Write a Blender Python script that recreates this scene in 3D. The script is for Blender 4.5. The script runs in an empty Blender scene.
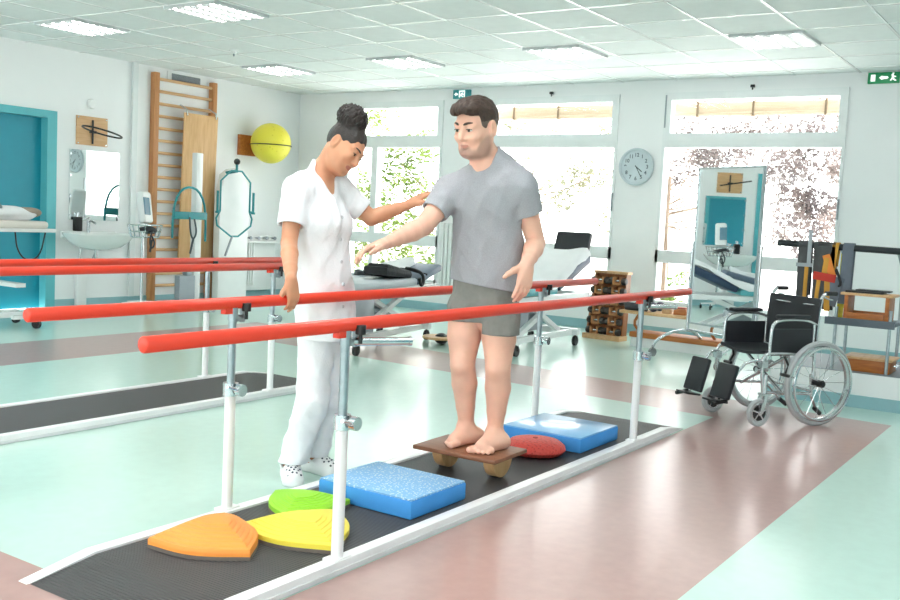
import bpy, bmesh, math, random
import numpy as np
from mathutils import Vector, Matrix
random.seed(7); rng = np.random.default_rng(7)
PI = math.pi
S = bpy.context.scene
COL = S.collection
# ------------------------------------------------------------------ camera model
YAW, PITCH, ROLL, FPX, CH = 0.589679, 0.0834359, 0.0489473, 972.8655, 1.35
def cam_axes():
    cy, sy = math.cos(YAW), math.sin(YAW)
    f = Vector((cy*math.cos(PITCH), sy*math.cos(PITCH), -math.sin(PITCH)))
    r = f.cross(Vector((0, 0, 1))).normalized(); u = r.cross(f)
    c, s = math.cos(ROLL), math.sin(ROLL)
    return c*r + s*u, -s*r + c*u, f
CR, CU, CF = cam_axes()
C0 = Vector((0, 0, CH))
def ray(u, v): return CR*((u-450)/FPX) + CU*((300-v)/FPX) + CF
def onz(u, v, z=0.0):
    d = ray(u, v); return C0 + d*((z-CH)/d.z)
def onx(u, v, x):
    d = ray(u, v); return C0 + d*(x/d.x)
def ony(u, v, y):
    d = ray(u, v); return C0 + d*(y/d.y)
cd = bpy.data.cameras.new('camera'); cam = bpy.data.objects.new('camera', cd); COL.objects.link(cam)
cd.sensor_width = 36; cd.lens = FPX*36/900; cd.clip_start = .05; cd.clip_end = 200
cam.matrix_world = Matrix(((CR.x, CU.x, -CF.x, 0), (CR.y, CU.y, -CF.y, 0), (CR.z, CU.z, -CF.z, CH), (0, 0, 0, 1)))
S.camera = cam
# ------------------------------------------------------------------ materials
def lin(c): return tuple(((x/255)/12.92 if x/255 <= .04045 else ((x/255+.055)/1.055)**2.4) for x in c)
MATS = {}
def mat(name, rgb, rough=.5, metal=0., var=.06, vs=6., bump=0., bs=60., emit=0., emc=None, coat=0., sss=0., spec=.5, stretch=None, crough=.03):
    if name in MATS: return MATS[name]
    m = bpy.data.materials.new(name); m.use_nodes = True; MATS[name] = m
    nt = m.node_tree; N = nt.nodes; L = nt.links
    b = N['Principled BSDF']; c = lin(rgb)
    b.inputs['Roughness'].default_value = rough; b.inputs['Metallic'].default_value = metal
    b.inputs['Coat Weight'].default_value = coat; b.inputs['Coat Roughness'].default_value = crough; b.inputs['Specular IOR Level'].default_value = spec
    if sss: b.inputs['Subsurface Weight'].default_value = sss; b.inputs['Subsurface Radius'].default_value = (.012, .005, .003)
    tc = N.new('ShaderNodeTexCoord'); src = tc.outputs['Object']
    if stretch:
        mp = N.new('ShaderNodeMapping'); mp.inputs['Scale'].default_value = stretch; L.new(src, mp.inputs['Vector']); src = mp.outputs['Vector']
    nz = N.new('ShaderNodeTexNoise'); nz.inputs['Scale'].default_value = vs; nz.inputs['Detail'].default_value = 4; L.new(src, nz.inputs['Vector'])
    rp = N.new('ShaderNodeValToRGB')
    rp.color_ramp.elements[0].position = .3; rp.color_ramp.elements[1].position = .7
    rp.color_ramp.elements[0].color = (*[max(0, x*(1-var)) for x in c], 1); rp.color_ramp.elements[1].color = (*[min(1, x*(1+var)) for x in c], 1)
    L.new(nz.outputs['Fac'], rp.inputs['Fac']); L.new(rp.outputs['Color'], b.inputs['Base Color'])
    if bump:
        n2 = N.new('ShaderNodeTexNoise'); n2.inputs['Scale'].default_value = bs; n2.inputs['Detail'].default_value = 3; L.new(src, n2.inputs['Vector'])
        bp = N.new('ShaderNodeBump'); bp.inputs['Strength'].default_value = bump; bp.inputs['Distance'].default_value = .01
        L.new(n2.outputs['Fac'], bp.inputs['Height']); L.new(bp.outputs['Normal'], b.inputs['Normal'])
    if emit:
        b.inputs['Emission Color'].default_value = (*lin(emc or rgb), 1); b.inputs['Emission Strength'].default_value = emit
    return m
def wood(name, c1, c2, rough=.45, axis='X', sc=1.):
    if name in MATS: return MATS[name]
    m = mat(name, c1, rough); nt = m.node_tree; N = nt.nodes; L = nt.links
    mp = N.new('ShaderNodeMapping'); s = {'X': (1.2, 14, 14), 'Y': (14, 1.2, 14), 'Z': (14, 14, 1.2)}[axis]
    mp.inputs['Scale'].default_value = tuple(x*sc for x in s)
    tc = [n for n in N if n.type == 'TEX_COORD'][0]; nz = [n for n in N if n.type == 'TEX_NOISE'][0]; rp = [n for n in N if n.type == 'VALTORGB'][0]
    L.new(tc.outputs['Object'], mp.inputs['Vector']); L.new(mp.outputs['Vector'], nz.inputs['Vector'])
    nz.inputs['Scale'].default_value = 2.4; nz.inputs['Distortion'].default_value = .8; nz.inputs['Detail'].default_value = 6
    rp.color_ramp.elements[0].color = (*lin(c1), 1); rp.color_ramp.elements[1].color = (*lin(c2), 1)
    return m
def dotted(name, c1, c2, scale=60., thr=.25, rough=.6, bump=.6):
    m = mat(name, c1, rough); nt = m.node_tree; N = nt.nodes; L = nt.links
    tc = [n for n in N if n.type == 'TEX_COORD'][0]; b = N['Principled BSDF']
    vo = N.new('ShaderNodeTexVoronoi'); vo.inputs['Scale'].default_value = scale; L.new(tc.outputs['Object'], vo.inputs['Vector'])
    rp = N.new('ShaderNodeValToRGB'); rp.color_ramp.elements[0].position = thr; rp.color_ramp.elements[1].position = thr+.12
    rp.color_ramp.elements[0].color = (*lin(c2), 1); rp.color_ramp.elements[1].color = (*lin(c1), 1)
    L.new(vo.outputs['Distance'], rp.inputs['Fac']); L.new(rp.outputs['Color'], b.inputs['Base Color'])
    bp = N.new('ShaderNodeBump'); bp.inputs['Strength'].default_value = bump; bp.inputs['Distance'].default_value = .006; bp.invert = True
    L.new(vo.outputs['Distance'], bp.inputs['Height']); L.new(bp.outputs['Normal'], b.inputs['Normal'])
    return m
def glass_mat():
    m = bpy.data.materials.new('window_glass'); m.use_nodes = True; nt = m.node_tree; N = nt.nodes; L = nt.links
    for n in list(N): N.remove(n)
    o = N.new('ShaderNodeOutputMaterial'); mx = N.new('ShaderNodeMixShader'); t = N.new('ShaderNodeBsdfTransparent'); g = N.new('ShaderNodeBsdfGlossy')
    g.inputs['Roughness'].default_value = .02; lw_ = N.new('ShaderNodeLayerWeight'); pw_ = N.new('ShaderNodeMath'); pw_.operation = 'POWER'; pw_.inputs[1].default_value = 4.; L.new(lw_.outputs['Facing'], pw_.inputs[0]); fr = N.new('ShaderNodeMath'); fr.operation = 'MULTIPLY_ADD'; fr.inputs[1].default_value = .45; fr.inputs[2].default_value = .03; L.new(pw_.outputs[0], fr.inputs[0])
    t.inputs['Color'].default_value = (.97, .99, .98, 1)
    L.new(fr.outputs[0], mx.inputs[0]); L.new(t.outputs[0], mx.inputs[1]); L.new(g.outputs[0], mx.inputs[2]); L.new(mx.outputs[0], o.inputs['Surface'])
    return m
GLASS = glass_mat()
WALL = mat('wall_paint', (243, 245, 246), .6, var=.015, vs=1.5, bump=.05, bs=120)
CEIL = mat('ceiling_tile', (234, 239, 238), .8, var=.02, vs=9, bump=.25, bs=90)
TBAR = mat('ceiling_bar', (252, 253, 253), .25, var=.01)
MINT = mat('mint_vinyl', (190, 222, 211), .3, var=.03, vs=14, bump=.004, bs=9, spec=.6, coat=.5, crough=.14)
ROSE = mat('rose_vinyl', (178, 142, 136), .3, var=.05, vs=16, bump=.004, bs=9, spec=.6, coat=.5, crough=.14)
TEALD = mat('dark_teal_enamel', (30, 138, 145), .35, var=.03)
TEAL = mat('teal_paint', (26, 146, 168), .4, var=.03)
TEALF = mat('teal_frame_paint', (92, 184, 194), .4, var=.03)
COVE = mat('teal_vinyl_cove', (146, 188, 196), .35, var=.03)
WHITEP = mat('white_plastic', (238, 240, 240), .35, var=.015)
WHITEM = mat('white_enamel', (236, 238, 238), .25, var=.02)
WINF = mat('window_frame_white', (236, 240, 241), .35, var=.015)
CHROME = mat('chrome', (205, 210, 214), .16, 1., var=.03)
STEEL = mat('galvanised_steel', (168, 178, 184), .3, .9, var=.1, vs=30)
GREYM = mat('grey_enamel', (152, 160, 166), .4, .3, var=.04)
BLACKP = mat('black_plastic', (24, 25, 27), .4, var=.1)
BLACKV = mat('black_vinyl', (34, 37, 42), .5, var=.12, bump=.15, bs=140)
RED = mat('red_lacquer', (230, 62, 38), .38, var=.03, coat=.1)
RUBBER = mat('grey_rubber', (120, 122, 124), .7, var=.06)
MIRROR = mat('mirror_silver', (236, 242, 242), .015, 1., var=.004)
BEECH = wood('beech', (222, 182, 138), (204, 158, 110))
BEECHZ = wood('beech_upright', (204, 146, 94), (180, 120, 72), axis='Z')
PLY = wood('plywood', (222, 182, 132), (204, 158, 106), axis='Z')
OAK = wood('orange_wood', (198, 122, 58), (168, 94, 42), axis='Y')
WALNUT = wood('walnut', (142, 92, 64), (112, 70, 48), axis='Y')
WSHEET = mat('white_sheet', (238, 240, 242), .8, var=.02, bump=.4, bs=14)
NAVY = mat('navy_vinyl', (44, 62, 88), .45, var=.05)
TEALV = mat('teal_vinyl', (96, 176, 184), .5, var=.05)
# ------------------------------------------------------------------ mesh builder
def R3(ax, ang): return Matrix.Rotation(ang, 3, ax)
class MB:
    def __init__(s): s.v = []; s.f = []; s.m = []
    def add(s, vs, fs, mi=0):
        o = len(s.v); s.v += [tuple(x) for x in vs]; s.f += [tuple(i+o for i in f) for f in fs]; s.m += [mi]*len(fs); return s
    def box(s, c, d, rot=None, mi=0, bev=0.):
        c = Vector(c); h = Vector(d)/2
        if bev:
            bm = bmesh.new(); bmesh.ops.create_cube(bm, size=1)
            bmesh.ops.scale(bm, vec=Vector(d), verts=bm.verts)
            bmesh.ops.bevel(bm, geom=list(bm.edges), offset=bev, segments=2, profile=.5, affect='EDGES')
            bm.verts.index_update(); vs = [v.co.copy() for v in bm.verts]; fs = [[v.index for v in f.verts] for f in bm.faces]; bm.free()
        else:
            vs = [Vector((x*h.x, y*h.y, z*h.z)) for x in (-1, 1) for y in (-1, 1) for z in (-1, 1)]
            fs = [(0, 1, 3, 2), (4, 6, 7, 5), (0, 4, 5, 1), (2, 3, 7, 6), (0, 2, 6, 4), (1, 5, 7, 3)]
        if rot is not None: vs = [rot @ v for v in vs]
        return s.add([v+c for v in vs], fs, mi)
    def bb(s, x0, x1, y0, y1, z0, z1, mi=0, bev=0.):
        return s.box(((x0+x1)/2, (y0+y1)/2, (z0+z1)/2), (abs(x1-x0), abs(y1-y0), abs(z1-z0)), None, mi, bev)
    def beam(s, a, b, w, t, up=(0, 0, 1), mi=0, bev=0.):
        a = Vector(a); b = Vector(b); z = (b-a).normalized(); x = Vector(up).cross(z)
        if x.length < 1e-4: x = Vector((1, 0, 0)).cross(z)
        x.normalize(); y = z.cross(x)
        return s.box((a+b)/2, (w, t, (b-a).length), Matrix((x, y, z)).transposed(), mi, bev)
    def cyl(s, a, b, r, r2=None, n=16, mi=0, cap=True):
        a = Vector(a); b = Vector(b); r2 = r if r2 is None else r2
        z = (b-a).normalized(); x = z.orthogonal().normalized(); y = z.cross(x)
        vs = []
        for p, q in ((a, r), (b, r2)):
            for i in range(n):
                t = 2*PI*i/n; vs.append(p + x*(q*math.cos(t)) + y*(q*math.sin(t)))
        fs = [(i, (i+1) % n, n+(i+1) % n, n+i) for i in range(n)]
        if cap: fs += [tuple(range(n-1, -1, -1)), tuple(range(n, 2*n))]
        return s.add(vs, fs, mi)
    def tube(s, pts, r, n=10, closed=False, mi=0, smooth=0):
        pts = [Vector(p) for p in pts]
        for _ in range(smooth):
            q = []; k = len(pts)
            if not closed: q.append(pts[0])
            for i in range(k if closed else k-1):
                a, b = pts[i], pts[(i+1) % k]; q += [a*.75+b*.25, a*.25+b*.75]
            if not closed: q.append(pts[-1])
            pts = q
        k = len(pts); rr = r if isinstance(r, (list, tuple)) else [r]*k
        if len(rr) != k: rr = [rr[min(len(rr)-1, int(i/(k-1)*(len(rr)-1)+.5))] for i in range(k)]
        T = []
        for i in range(k):
            a = pts[i-1] if (i > 0 or closed) else pts[i]; b = pts[(i+1) % k] if (i < k-1 or closed) else pts[i]
            T.append((b-a).normalized())
        x = T[0].orthogonal().normalized(); vs = []
        for i in range(k):
            x = (x - T[i]*x.dot(T[i])).normalized(); y = T[i].cross(x)
            for j in range(n):
                t = 2*PI*j/n; vs.append(pts[i] + (x*math.cos(t)+y*math.sin(t))*rr[i])
        fs = []
        for i in range(k if closed else k-1):
            a = i*n; b = ((i+1) % k)*n
            fs += [(a+j, a+(j+1) % n, b+(j+1) % n, b+j) for j in range(n)]
        if not closed: fs += [tuple(range(n-1, -1, -1)), tuple(range((k-1)*n, k*n))]
        return s.add(vs, fs, mi)
    def lathe(s, prof, c=(0, 0, 0), axis=(0, 0, 1), n=24, mi=0, sc=(1, 1)):
        z = Vector(axis).normalized(); x = Vector((1, 0, 0)) if abs(z.z) > .99 else Vector((0, 0, 1)).cross(z).normalized(); y = z.cross(x); c = Vector(c)
        vs = []; fs = []; k = len(prof)
        for r, h in prof:
            for j in range(n):
                t = 2*PI*j/n; vs.append(c + z*h + x*(r*sc[0]*math.cos(t)) + y*(r*sc[1]*math.sin(t)))
        for i in range(k-1):
            fs += [(i*n+j, i*n+(j+1) % n, (i+1)*n+(j+1) % n, (i+1)*n+j) for j in range(n)]
        ring = prof[0] == prof[-1]
        if prof[0][0] > 1e-6 and not ring: fs.append(tuple(range(n-1, -1, -1)))
        if prof[-1][0] > 1e-6 and not ring: fs.append(tuple(range((k-1)*n, k*n)))
        return s.add(vs, fs, mi)
    def sphere(s, c, r, sc=(1, 1, 1), n=20, m=12, mi=0, rot=None):
        c = Vector(c); vs = [Vector((0, 0, -r*sc[2]))]
        for i in range(1, m):
            p = -PI/2 + PI*i/m
            for j in range(n):
                t = 2*PI*j/n; vs.append(Vector((r*sc[0]*math.cos(p)*math.cos(t), r*sc[1]*math.cos(p)*math.sin(t), r*sc[2]*math.sin(p))))
        vs.append(Vector((0, 0, r*sc[2]))); e = len(vs)-1
        fs = [(0, 1+(j+1) % n, 1+j) for j in range(n)]
        for i in range(m-2):
            fs += [(1+i*n+j, 1+i*n+(j+1) % n, 1+(i+1)*n+(j+1) % n, 1+(i+1)*n+j) for j in range(n)]
        fs += [(e, 1+(m-2)*n+j, 1+(m-2)*n+(j+1) % n) for j in range(n)]
        if rot is not None: vs = [rot @ v for v in vs]
        return s.add([v+c for v in vs], fs, mi)
    def prism(s, poly, o, ex, ey, ez, mi=0):
        o = Vector(o); ex = Vector(ex); ey = Vector(ey); ez = Vector(ez); n = len(poly)
        a = [o+ex*p[0]+ey*p[1] for p in poly]; b = [p+ez for p in a]
        fs = [(i, (i+1) % n, n+(i+1) % n, n+i) for i in range(n)] + [tuple(range(n-1, -1, -1)), tuple(range(n, 2*n))]
        return s.add(a+b, fs, mi)
    def build(s, name, mats, parent=None, world=False, bev=0., ang=40, **kw):
        me = bpy.data.meshes.new(name)
        vs = s.v
        if world and parent is not None:
            inv = root_matrix(parent).inverted(); vs = [tuple(inv @ Vector(v)) for v in vs]
        me.from_pydata(vs, [], s.f)
        mats = mats if isinstance(mats, (list, tuple)) else [mats]
        for m in mats: me.materials.append(m)
        if len(mats) > 1: me.polygons.foreach_set('material_index', s.m)
        bm = bmesh.new(); bm.from_mesh(me)
        if bev:
            es = [e for e in bm.edges if len(e.link_faces) == 2 and e.calc_face_angle(0) > .5]
            bmesh.ops.bevel(bm, geom=es, offset=bev, segments=2, profile=.6, affect='EDGES', clamp_overlap=True)
        bmesh.ops.recalc_face_normals(bm, faces=bm.faces)
        bm.to_mesh(me); bm.free()
        me.polygons.foreach_set('use_smooth', [True]*len(me.polygons)); me.set_sharp_from_angle(angle=math.radians(ang))
        o = bpy.data.objects.new(name, me); COL.objects.link(o)
        if parent is not None: o.parent = parent
        for k, v in kw.items(): o[k] = v
        return o
ROOTM = {}
def root_matrix(o):
    while o.parent is not None: o = o.parent
    return ROOTM.get(o.name, Matrix.Identity(4))
def thing(name, label, cat, loc=(0, 0, 0), rz=0., group=None):
    o = bpy.data.objects.new(name, None); COL.objects.link(o); o.empty_display_size = .1
    o.location = loc; o.rotation_euler = (0, 0, rz); o['label'] = label; o['category'] = cat
    if group: o['group'] = group
    ROOTM[o.name] = Matrix.Translation(Vector(loc)) @ Matrix.Rotation(rz, 4, 'Z')
    return o
def tag(o, label, cat, group=None):
    o['label'] = label; o['category'] = cat
    if group: o['group'] = group
    return o
def struct(name, mb, m, parent=None, **kw):
    o = mb.build(name, m, parent, **kw)
    if parent is None: o['kind'] = 'structure'
    return o
def dup(root, loc, rz=None, label=None, group=None):
    r = root.copy(); COL.objects.link(r); r.location = loc
    if rz is not None: r.rotation_euler = (0, 0, rz)
    if label: r['label'] = label
    if group: r['group'] = group
    for ch in list(root.children):
        c = ch.copy(); COL.objects.link(c); c.parent = r
        for g in ch.children:
            d = g.copy(); COL.objects.link(d); d.parent = c
    return r
_font = {}
def text_mesh(mb, txt, size, o, ex, ey, ez, depth=.001, mi=0, bold=0.):
    cu = bpy.data.curves.new('t', 'FONT'); cu.body = txt; cu.size = size; cu.align_x = 'CENTER'; cu.align_y = 'CENTER'; cu.offset = bold
    ob = bpy.data.objects.new('t', cu); COL.objects.link(ob)
    bpy.context.view_layer.update(); dg = bpy.context.evaluated_depsgraph_get(); me = bpy.data.meshes.new_from_object(ob.evaluated_get(dg))
    o = Vector(o); ex = Vector(ex); ey = Vector(ey); ez = Vector(ez)
    mb.add([o+ex*v.co.x+ey*v.co.y+ez*depth for v in me.vertices], [tuple(p.vertices) for p in me.polygons], mi)
    bpy.data.objects.remove(ob); bpy.data.curves.remove(cu); bpy.data.meshes.remove(me)
# ------------------------------------------------------------------ room shell
XB, YL, ZC = 11.6, 10.8, 3.19          # back wall, left wall, ceiling
XN, YR = -3.0, -3.0                    # walls behind the viewer
fl = MB()
o4 = [(XN, YR), (XB, YR), (XB, YL), (XN, YL)]
a4 = [(.95, 1.19), (7.66, 1.19), (8.36, 8.36), (.95, 8.36)]
i4 = [(2.08, 2.27), (6.93, 2.27), (7.25, 7.25), (2.08, 7.25)]
fl.v = [(x, y, 0) for x, y in o4+a4+i4]+[(x, y, -.12) for x, y in o4]
for k in range(4):
    j = (k+1) % 4
    fl.f += [(k, j, 4+j, 4+k), (4+k, 4+j, 8+j, 8+k), (k, 12+k, 12+j, j)]; fl.m += [0, 1, 0]
fl.f += [(8, 9, 10, 11), (15, 14, 13, 12)]; fl.m += [0, 0]
struct('floor', fl, [MINT, ROSE])
struct('ceiling', MB().bb(XN-.2, XB+.3, YR-.2, YL+.2, ZC, ZC+.15), CEIL)
tb = MB()
GX, GY = .735, .71
x = 6.12-GX*13
while x < XB:
    if x > XN: tb.bb(x-.013, x+.013, YR, YL, ZC-.007, ZC+.003)
    x += GX
y = 2.43-GY*8
while y < YL:
    if y > YR: tb.bb(XN, XB, y-.013, y+.013, ZC-.0065, ZC+.003)
    y += GY
struct('trim_1', tb, TBAR)
# back wall with three window openings
wins = [(2.53, 4.69), (5.30, 7.26), (8.02, 9.78)]
ZS, ZT = .38, 3.03
bw = MB()
ys = [YR-.2]+[q for w in wins for q in w]+[YL+.15]
for k in range(0, len(ys), 2): bw.bb(XB, XB+.25, ys[k], ys[k+1], 0, ZC)
for a, b in wins:
    bw.bb(XB, XB+.25, a, b, 0, ZS); bw.bb(XB, XB+.25, a, b, ZT, ZC)
struct('wall_back', bw, WALL)
def window(n, a, b, mull=None, vent=True):
    fr = MB(); gl = MB(); X0 = XB-.02; X1 = XB+.1
    def frame(y0, y1, z0, z1, w, x0=X0, x1=X1):
        fr.bb(x0, x1, y0, y1, z0, z0+w); fr.bb(x0, x1, y0, y1, z1-w, z1)
        fr.bb(x0, x1, y0, y0+w, z0+w, z1-w); fr.bb(x0, x1, y1-w, y1, z0+w, z1-w)
    def pane(y0, y1, z0, z1): gl.bb(XB+.04, XB+.046, y0, y1, z0, z1)
    frame(a, b, 2.44, ZT, .09, XB-.03, XB+.1); pane(a+.08, b-.08, 2.52, 2.95)
    fr.bb(X0, X1, a, b, 2.36, 2.44)
    fr.bb(X0, X1, a, a+.035, ZS, 2.36); fr.bb(X0, X1, b-.035, b, ZS, 2.36)
    fr.bb(X0, X1, a, b, .93, 1.085); fr.bb(X0, X1, a, b, ZS, ZS+.07)
    if mull: fr.bb(X0, X1, mull-.055, mull+.055, 1.085, 2.36); fr.bb(X0, X1, mull-.035, mull+.035, ZS, .93)
    pane(a+.02, b-.02, 1.07, 2.37); pane(a+.02, b-.02, ZS+.05, .94)
    w = struct('window_%d' % n, fr, WINF)
    gl.build('glass_pane', GLASS, w)
    lt = MB()
    if vent:
        ym = (a+b)/2; lt.box((XB-.035, ym, 3.075), (.03, .045, .03)); lt.cyl((XB-.035, ym, 3.06), (XB-.035, ym, 3.03), .008)
        lt.build('latch', BLACKP, w)
        h = MB(); h.bb(XB-.04, XB-.028, b-.03, b-.014, 2.6, 3.0); h.build('stay_rod', GREYM, w)
    h = MB(); h.bb(XB-.05, XB-.02, a+.008, a+.026, 1.55, 1.78); h.build('handle', GREYM, w)
    return w
window(1, 8.02, 9.78, 9.24, False); window(2, 5.30, 7.26); window(3, 2.53, 4.69)
# left wall with a door opening
DX0, DX1, DZ = 5.75, 7.27, 2.42
lw = MB(); lw.bb(XN-.2, DX0, YL, YL+.25, 0, ZC); lw.bb(DX1, XB+.25, YL, YL+.25, 0, ZC); lw.bb(DX0, DX1, YL, YL+.25, DZ, ZC)
struct('wall_left', lw, WALL)
d = MB(); d.bb(DX0, DX0+.12, YL-.03, YL+.2, 0, DZ); d.bb(DX1-.13, DX1, YL-.03, YL+.2, 0, DZ); d.bb(DX0+.12, DX1-.13, YL-.03, YL+.2, DZ-.09, DZ)
dr = struct('door_1', d, TEALF)
l = MB(); l.bb(DX0+.12, DX1-.13, YL+.1, YL+.15, .005, DZ-.09); l.build('door_leaf', TEAL, dr)
h = MB(); h.tube([(DX0+.24, YL+.1, 1.05), (DX0+.24, YL+.04, 1.05), (DX0+.38, YL+.04, 1.05)], .011); h.build('door_handle', CHROME, dr)
# walls behind the viewer: unseen windows added for frontal fill light, and a teal door
rw = MB(); rw.bb(XN-.2, 2.0, YR-.25, YR, 0, ZC); rw.bb(4.6, XB+.25, YR-.25, YR, 0, ZC); rw.bb(2.0, 4.6, YR-.25, YR, 2.5, ZC)
struct('wall_right', rw, WALL)
d = MB(); d.bb(2.0, 2.12, YR-.2, YR+.03, 0, 2.5); d.bb(4.48, 4.6, YR-.2, YR+.03, 0, 2.5); d.bb(2.12, 4.48, YR-.2, YR+.03, 2.41, 2.5)
dr2 = struct('door_2', d, TEALF)
for a, b in ((2.12, 3.3), (3.302, 4.48)): MB().bb(a, b, YR-.16, YR-.11, .005, 2.41).build('door_leaf', TEAL, dr2)
fill_wins = [(-2.4, 1.6), (2.4, 6.0), (6.6, 10.0)]
wn = MB(); yy = [YR-.25]+[q for w in fill_wins for q in w]+[YL+.15]
for k in range(0, len(yy), 2): wn.bb(XN-.25, XN, yy[k], yy[k+1], 0, ZC)
for a, b in fill_wins: wn.bb(XN-.25, XN, a, b, 0, .7); wn.bb(XN-.25, XN, a, b, 2.95, ZC)
struct('wall_near', wn, WALL)
for k, (a, b) in enumerate(fill_wins):  # out of view, put in to light the room from the front
    f = MB()
    f.bb(XN-.1, XN+.01, a, b, .7, .78); f.bb(XN-.1, XN+.01, a, b, 2.87, 2.95)
    for q in (a, (a+b)/2-.04, b-.08): f.bb(XN-.1, XN+.01, q, q+.08, .78, 2.87)
    w = struct('window_%d' % (k+4), f, WINF); MB().bb(XN-.06, XN-.054, a+.04, b-.04, .75, 2.9).build('glass_pane', GLASS, w)
# skirting, trunking
b1 = MB(); b1.bb(DX1, XB, YL-.014, YL+.002, 0, .105); b1.bb(XN, DX0, YL-.014, YL+.002, 0, .105); struct('baseboard_left', b1, COVE)
b2 = MB(); b2.bb(XB-.014, XB+.002, YR, YL-.014, 0, .12); struct('baseboard_back', b2, COVE)
t = MB(); t.bb(8.37, 8.45, YL-.04, YL+.002, .105, ZC); struct('trim_2', t, mat('trunking', (226, 232, 233), .4, var=.01))
# ground and sky outside
struct('ground', MB().bb(XB+.3, 60, -30, 45, -.25, -.1), mat('pale_gravel', (232, 230, 224), .9, var=.06, vs=2))
# ------------------------------------------------------------------ ceiling lights
TUBE = mat('lit_fluorescent_tube', (255, 255, 252), .4, var=.0, emit=10., emc=(255, 252, 246))
LOUV = mat('louver_white', (200, 205, 207), .3, var=.01)
def make_light(label, loc):
    t = thing('ceiling_light', label, 'ceiling light', loc, 0, 'recessed louvered ceiling lights')
    f = MB(); a, b = .345, .335
    f.bb(-a, a, -b, -b+.02, -.03, .002); f.bb(-a, a, b-.02, b, -.03, .002); f.bb(-a, -a+.02, -b+.02, b-.02, -.03, .002); f.bb(a-.02, a, -b+.02, b-.02, -.03, .002)
    f.build('frame', LOUV, t)
    MB().bb(-a+.02, a-.02, -b+.02, b-.02, -.006, .001).build('reflector', LOUV, t)
    lv = MB()
    for k in range(1, 4): y = -b+k*2*b/4; lv.bb(-a+.02, a-.02, y-.016, y+.016, -.034, -.012)
    for k in range(1, 9): x = -a+k*2*a/9; lv.bb(x-.008, x+.008, -b+.02, b-.02, -.032, -.006)
    lv.build('louver', LOUV, t)
    for k in range(4):
        y = -b+(k+.5)*2*b/4
        MB().cyl((-a+.04, y, -.019), (a-.04, y, -.019), .013, n=10).build('fluorescent_tube', TUBE, t)
    return t
L0 = make_light('louvered ceiling light panel over the teal door, leftmost of all', (6.48, 9.18, ZC))
lights = [(6.46, 7.11, 'louvered ceiling light panel cut by the top edge of the photo, left of the middle'),
          (9.43, 9.18, 'louvered ceiling light panel above the yellow ball, beside the left wall'),
          (9.43, 7.11, 'louvered ceiling light panel above the woman with the hair bun, by the first window'),
          (9.43, 4.98, 'louvered ceiling light panel above the middle window, right of the man'),
          (9.43, 2.76, 'louvered ceiling light panel in front of the right window, rightmost of all')]
for x, y, s in lights: dup(L0, (x, y, ZC), label=s)
for x in (3.52, .58):
    for y in (9.18, 7.11, 4.98, 2.76, .6): dup(L0, (x, y, ZC), label='added unseen ceiling light panel overhead, for fill light', group='unseen ceiling lights added for fill')  # unseen panels added because the room needs more light
for x in (6.46, 9.43): dup(L0, (x, .6, ZC), label='added unseen ceiling light panel overhead, for fill light', group='unseen ceiling lights added for fill')  # two more added panels, also out of view
p = onz(234, 50, ZC)
s = thing('smoke_detector', 'small white ceiling sensor between the light panels at upper left', 'smoke detector', (p.x, p.y, ZC))
MB().lathe([(.001, -.045), (.03, -.043), (.035, -.02), (.06, -.014), (.06, .002)]).build('body', WHITEP, s)
m_ = MB(); m_.lathe([(.001, -.075), (.012, -.07), (.012, -.044)], n=12); m_.build('sensor_tip', GREYM, s)
# ------------------------------------------------------------------ left wall
W = dict(world=True)
# air grille
t = thing('air_vent', 'white wall vent with a grey louvered grille above the wall bars', 'vent', (9.26, YL, 3.08))
f = MB(); f.bb(8.95, 9.57, YL-.025, YL+.002, 3.02, 3.165); f.build('frame', WHITEP, t, **W)
g = MB()
for k in range(7): g.box((9.26, YL-.03, 3.052+k*.0135), (.5, .016, .004), R3('X', .5))
g.build('grille', GREYM, t, **W); MB().bb(9.01, 9.51, YL-.028, YL-.02, 3.045, 3.14).build('backing', mat('dark_grey', (92, 100, 104), .6), t, **W)
# doorbell / round detector over the board
o = MB().lathe([(.001, .045), (.05, .04), (.062, .02), (.062, -.002)], (7.76, YL, 2.57), (0, -1, 0)).build('wall_sensor', WHITEP)
tag(o, 'small round white sensor on the wall above the square wooden board', 'sensor')
# board with black hoop
t = thing('hoop_board', 'square pale wooden board on the left wall holding a black ring', 'target board', (7.775, YL, 2.23))
MB().bb(7.55, 8.0, YL-.022, YL+.002, 2.05, 2.41).build('board', BEECH, t, **W)
h = MB(); h.tube([(7.775, YL-.03, 2.37), (7.775, YL-.03, 2.07)], .012); h.box((7.775, YL-.035, 2.22), (.09, .03, .03)); h.build('bracket', BLACKP, t, **W)
h = MB(); c = Vector((7.74, YL-.27, 2.215)); h.tube([c+Vector((.27*math.cos(q), .15*math.sin(q), -.05*math.cos(q))) for q in [2*PI*i/40 for i in range(40)]], .011, closed=True); h.build('ring', BLACKP, t, **W)
bl = MB()
for x in (7.57, 7.98):
    for z in (2.07, 2.39): bl.cyl((x, YL-.026, z), (x, YL-.02, z), .01, n=10)
bl.build('screw_heads', CHROME, t, **W)
# mirror over the sink
t = thing('wall_mirror', 'frameless rectangular mirror on the left wall above the washbasin', 'mirror', (7.82, YL, 1.11))
MB().bb(7.46, 8.19, YL-.02, YL+.002, 1.105, 1.985).build('glass', MIRROR, t, **W)
c = MB()
for x in (7.47, 8.18):
    for z in (1.16, 1.4, 1.66, 1.93): c.box((x, YL-.022, z), (.026, .012, .03))
c.build('clips', CHROME, t, **W)
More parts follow.
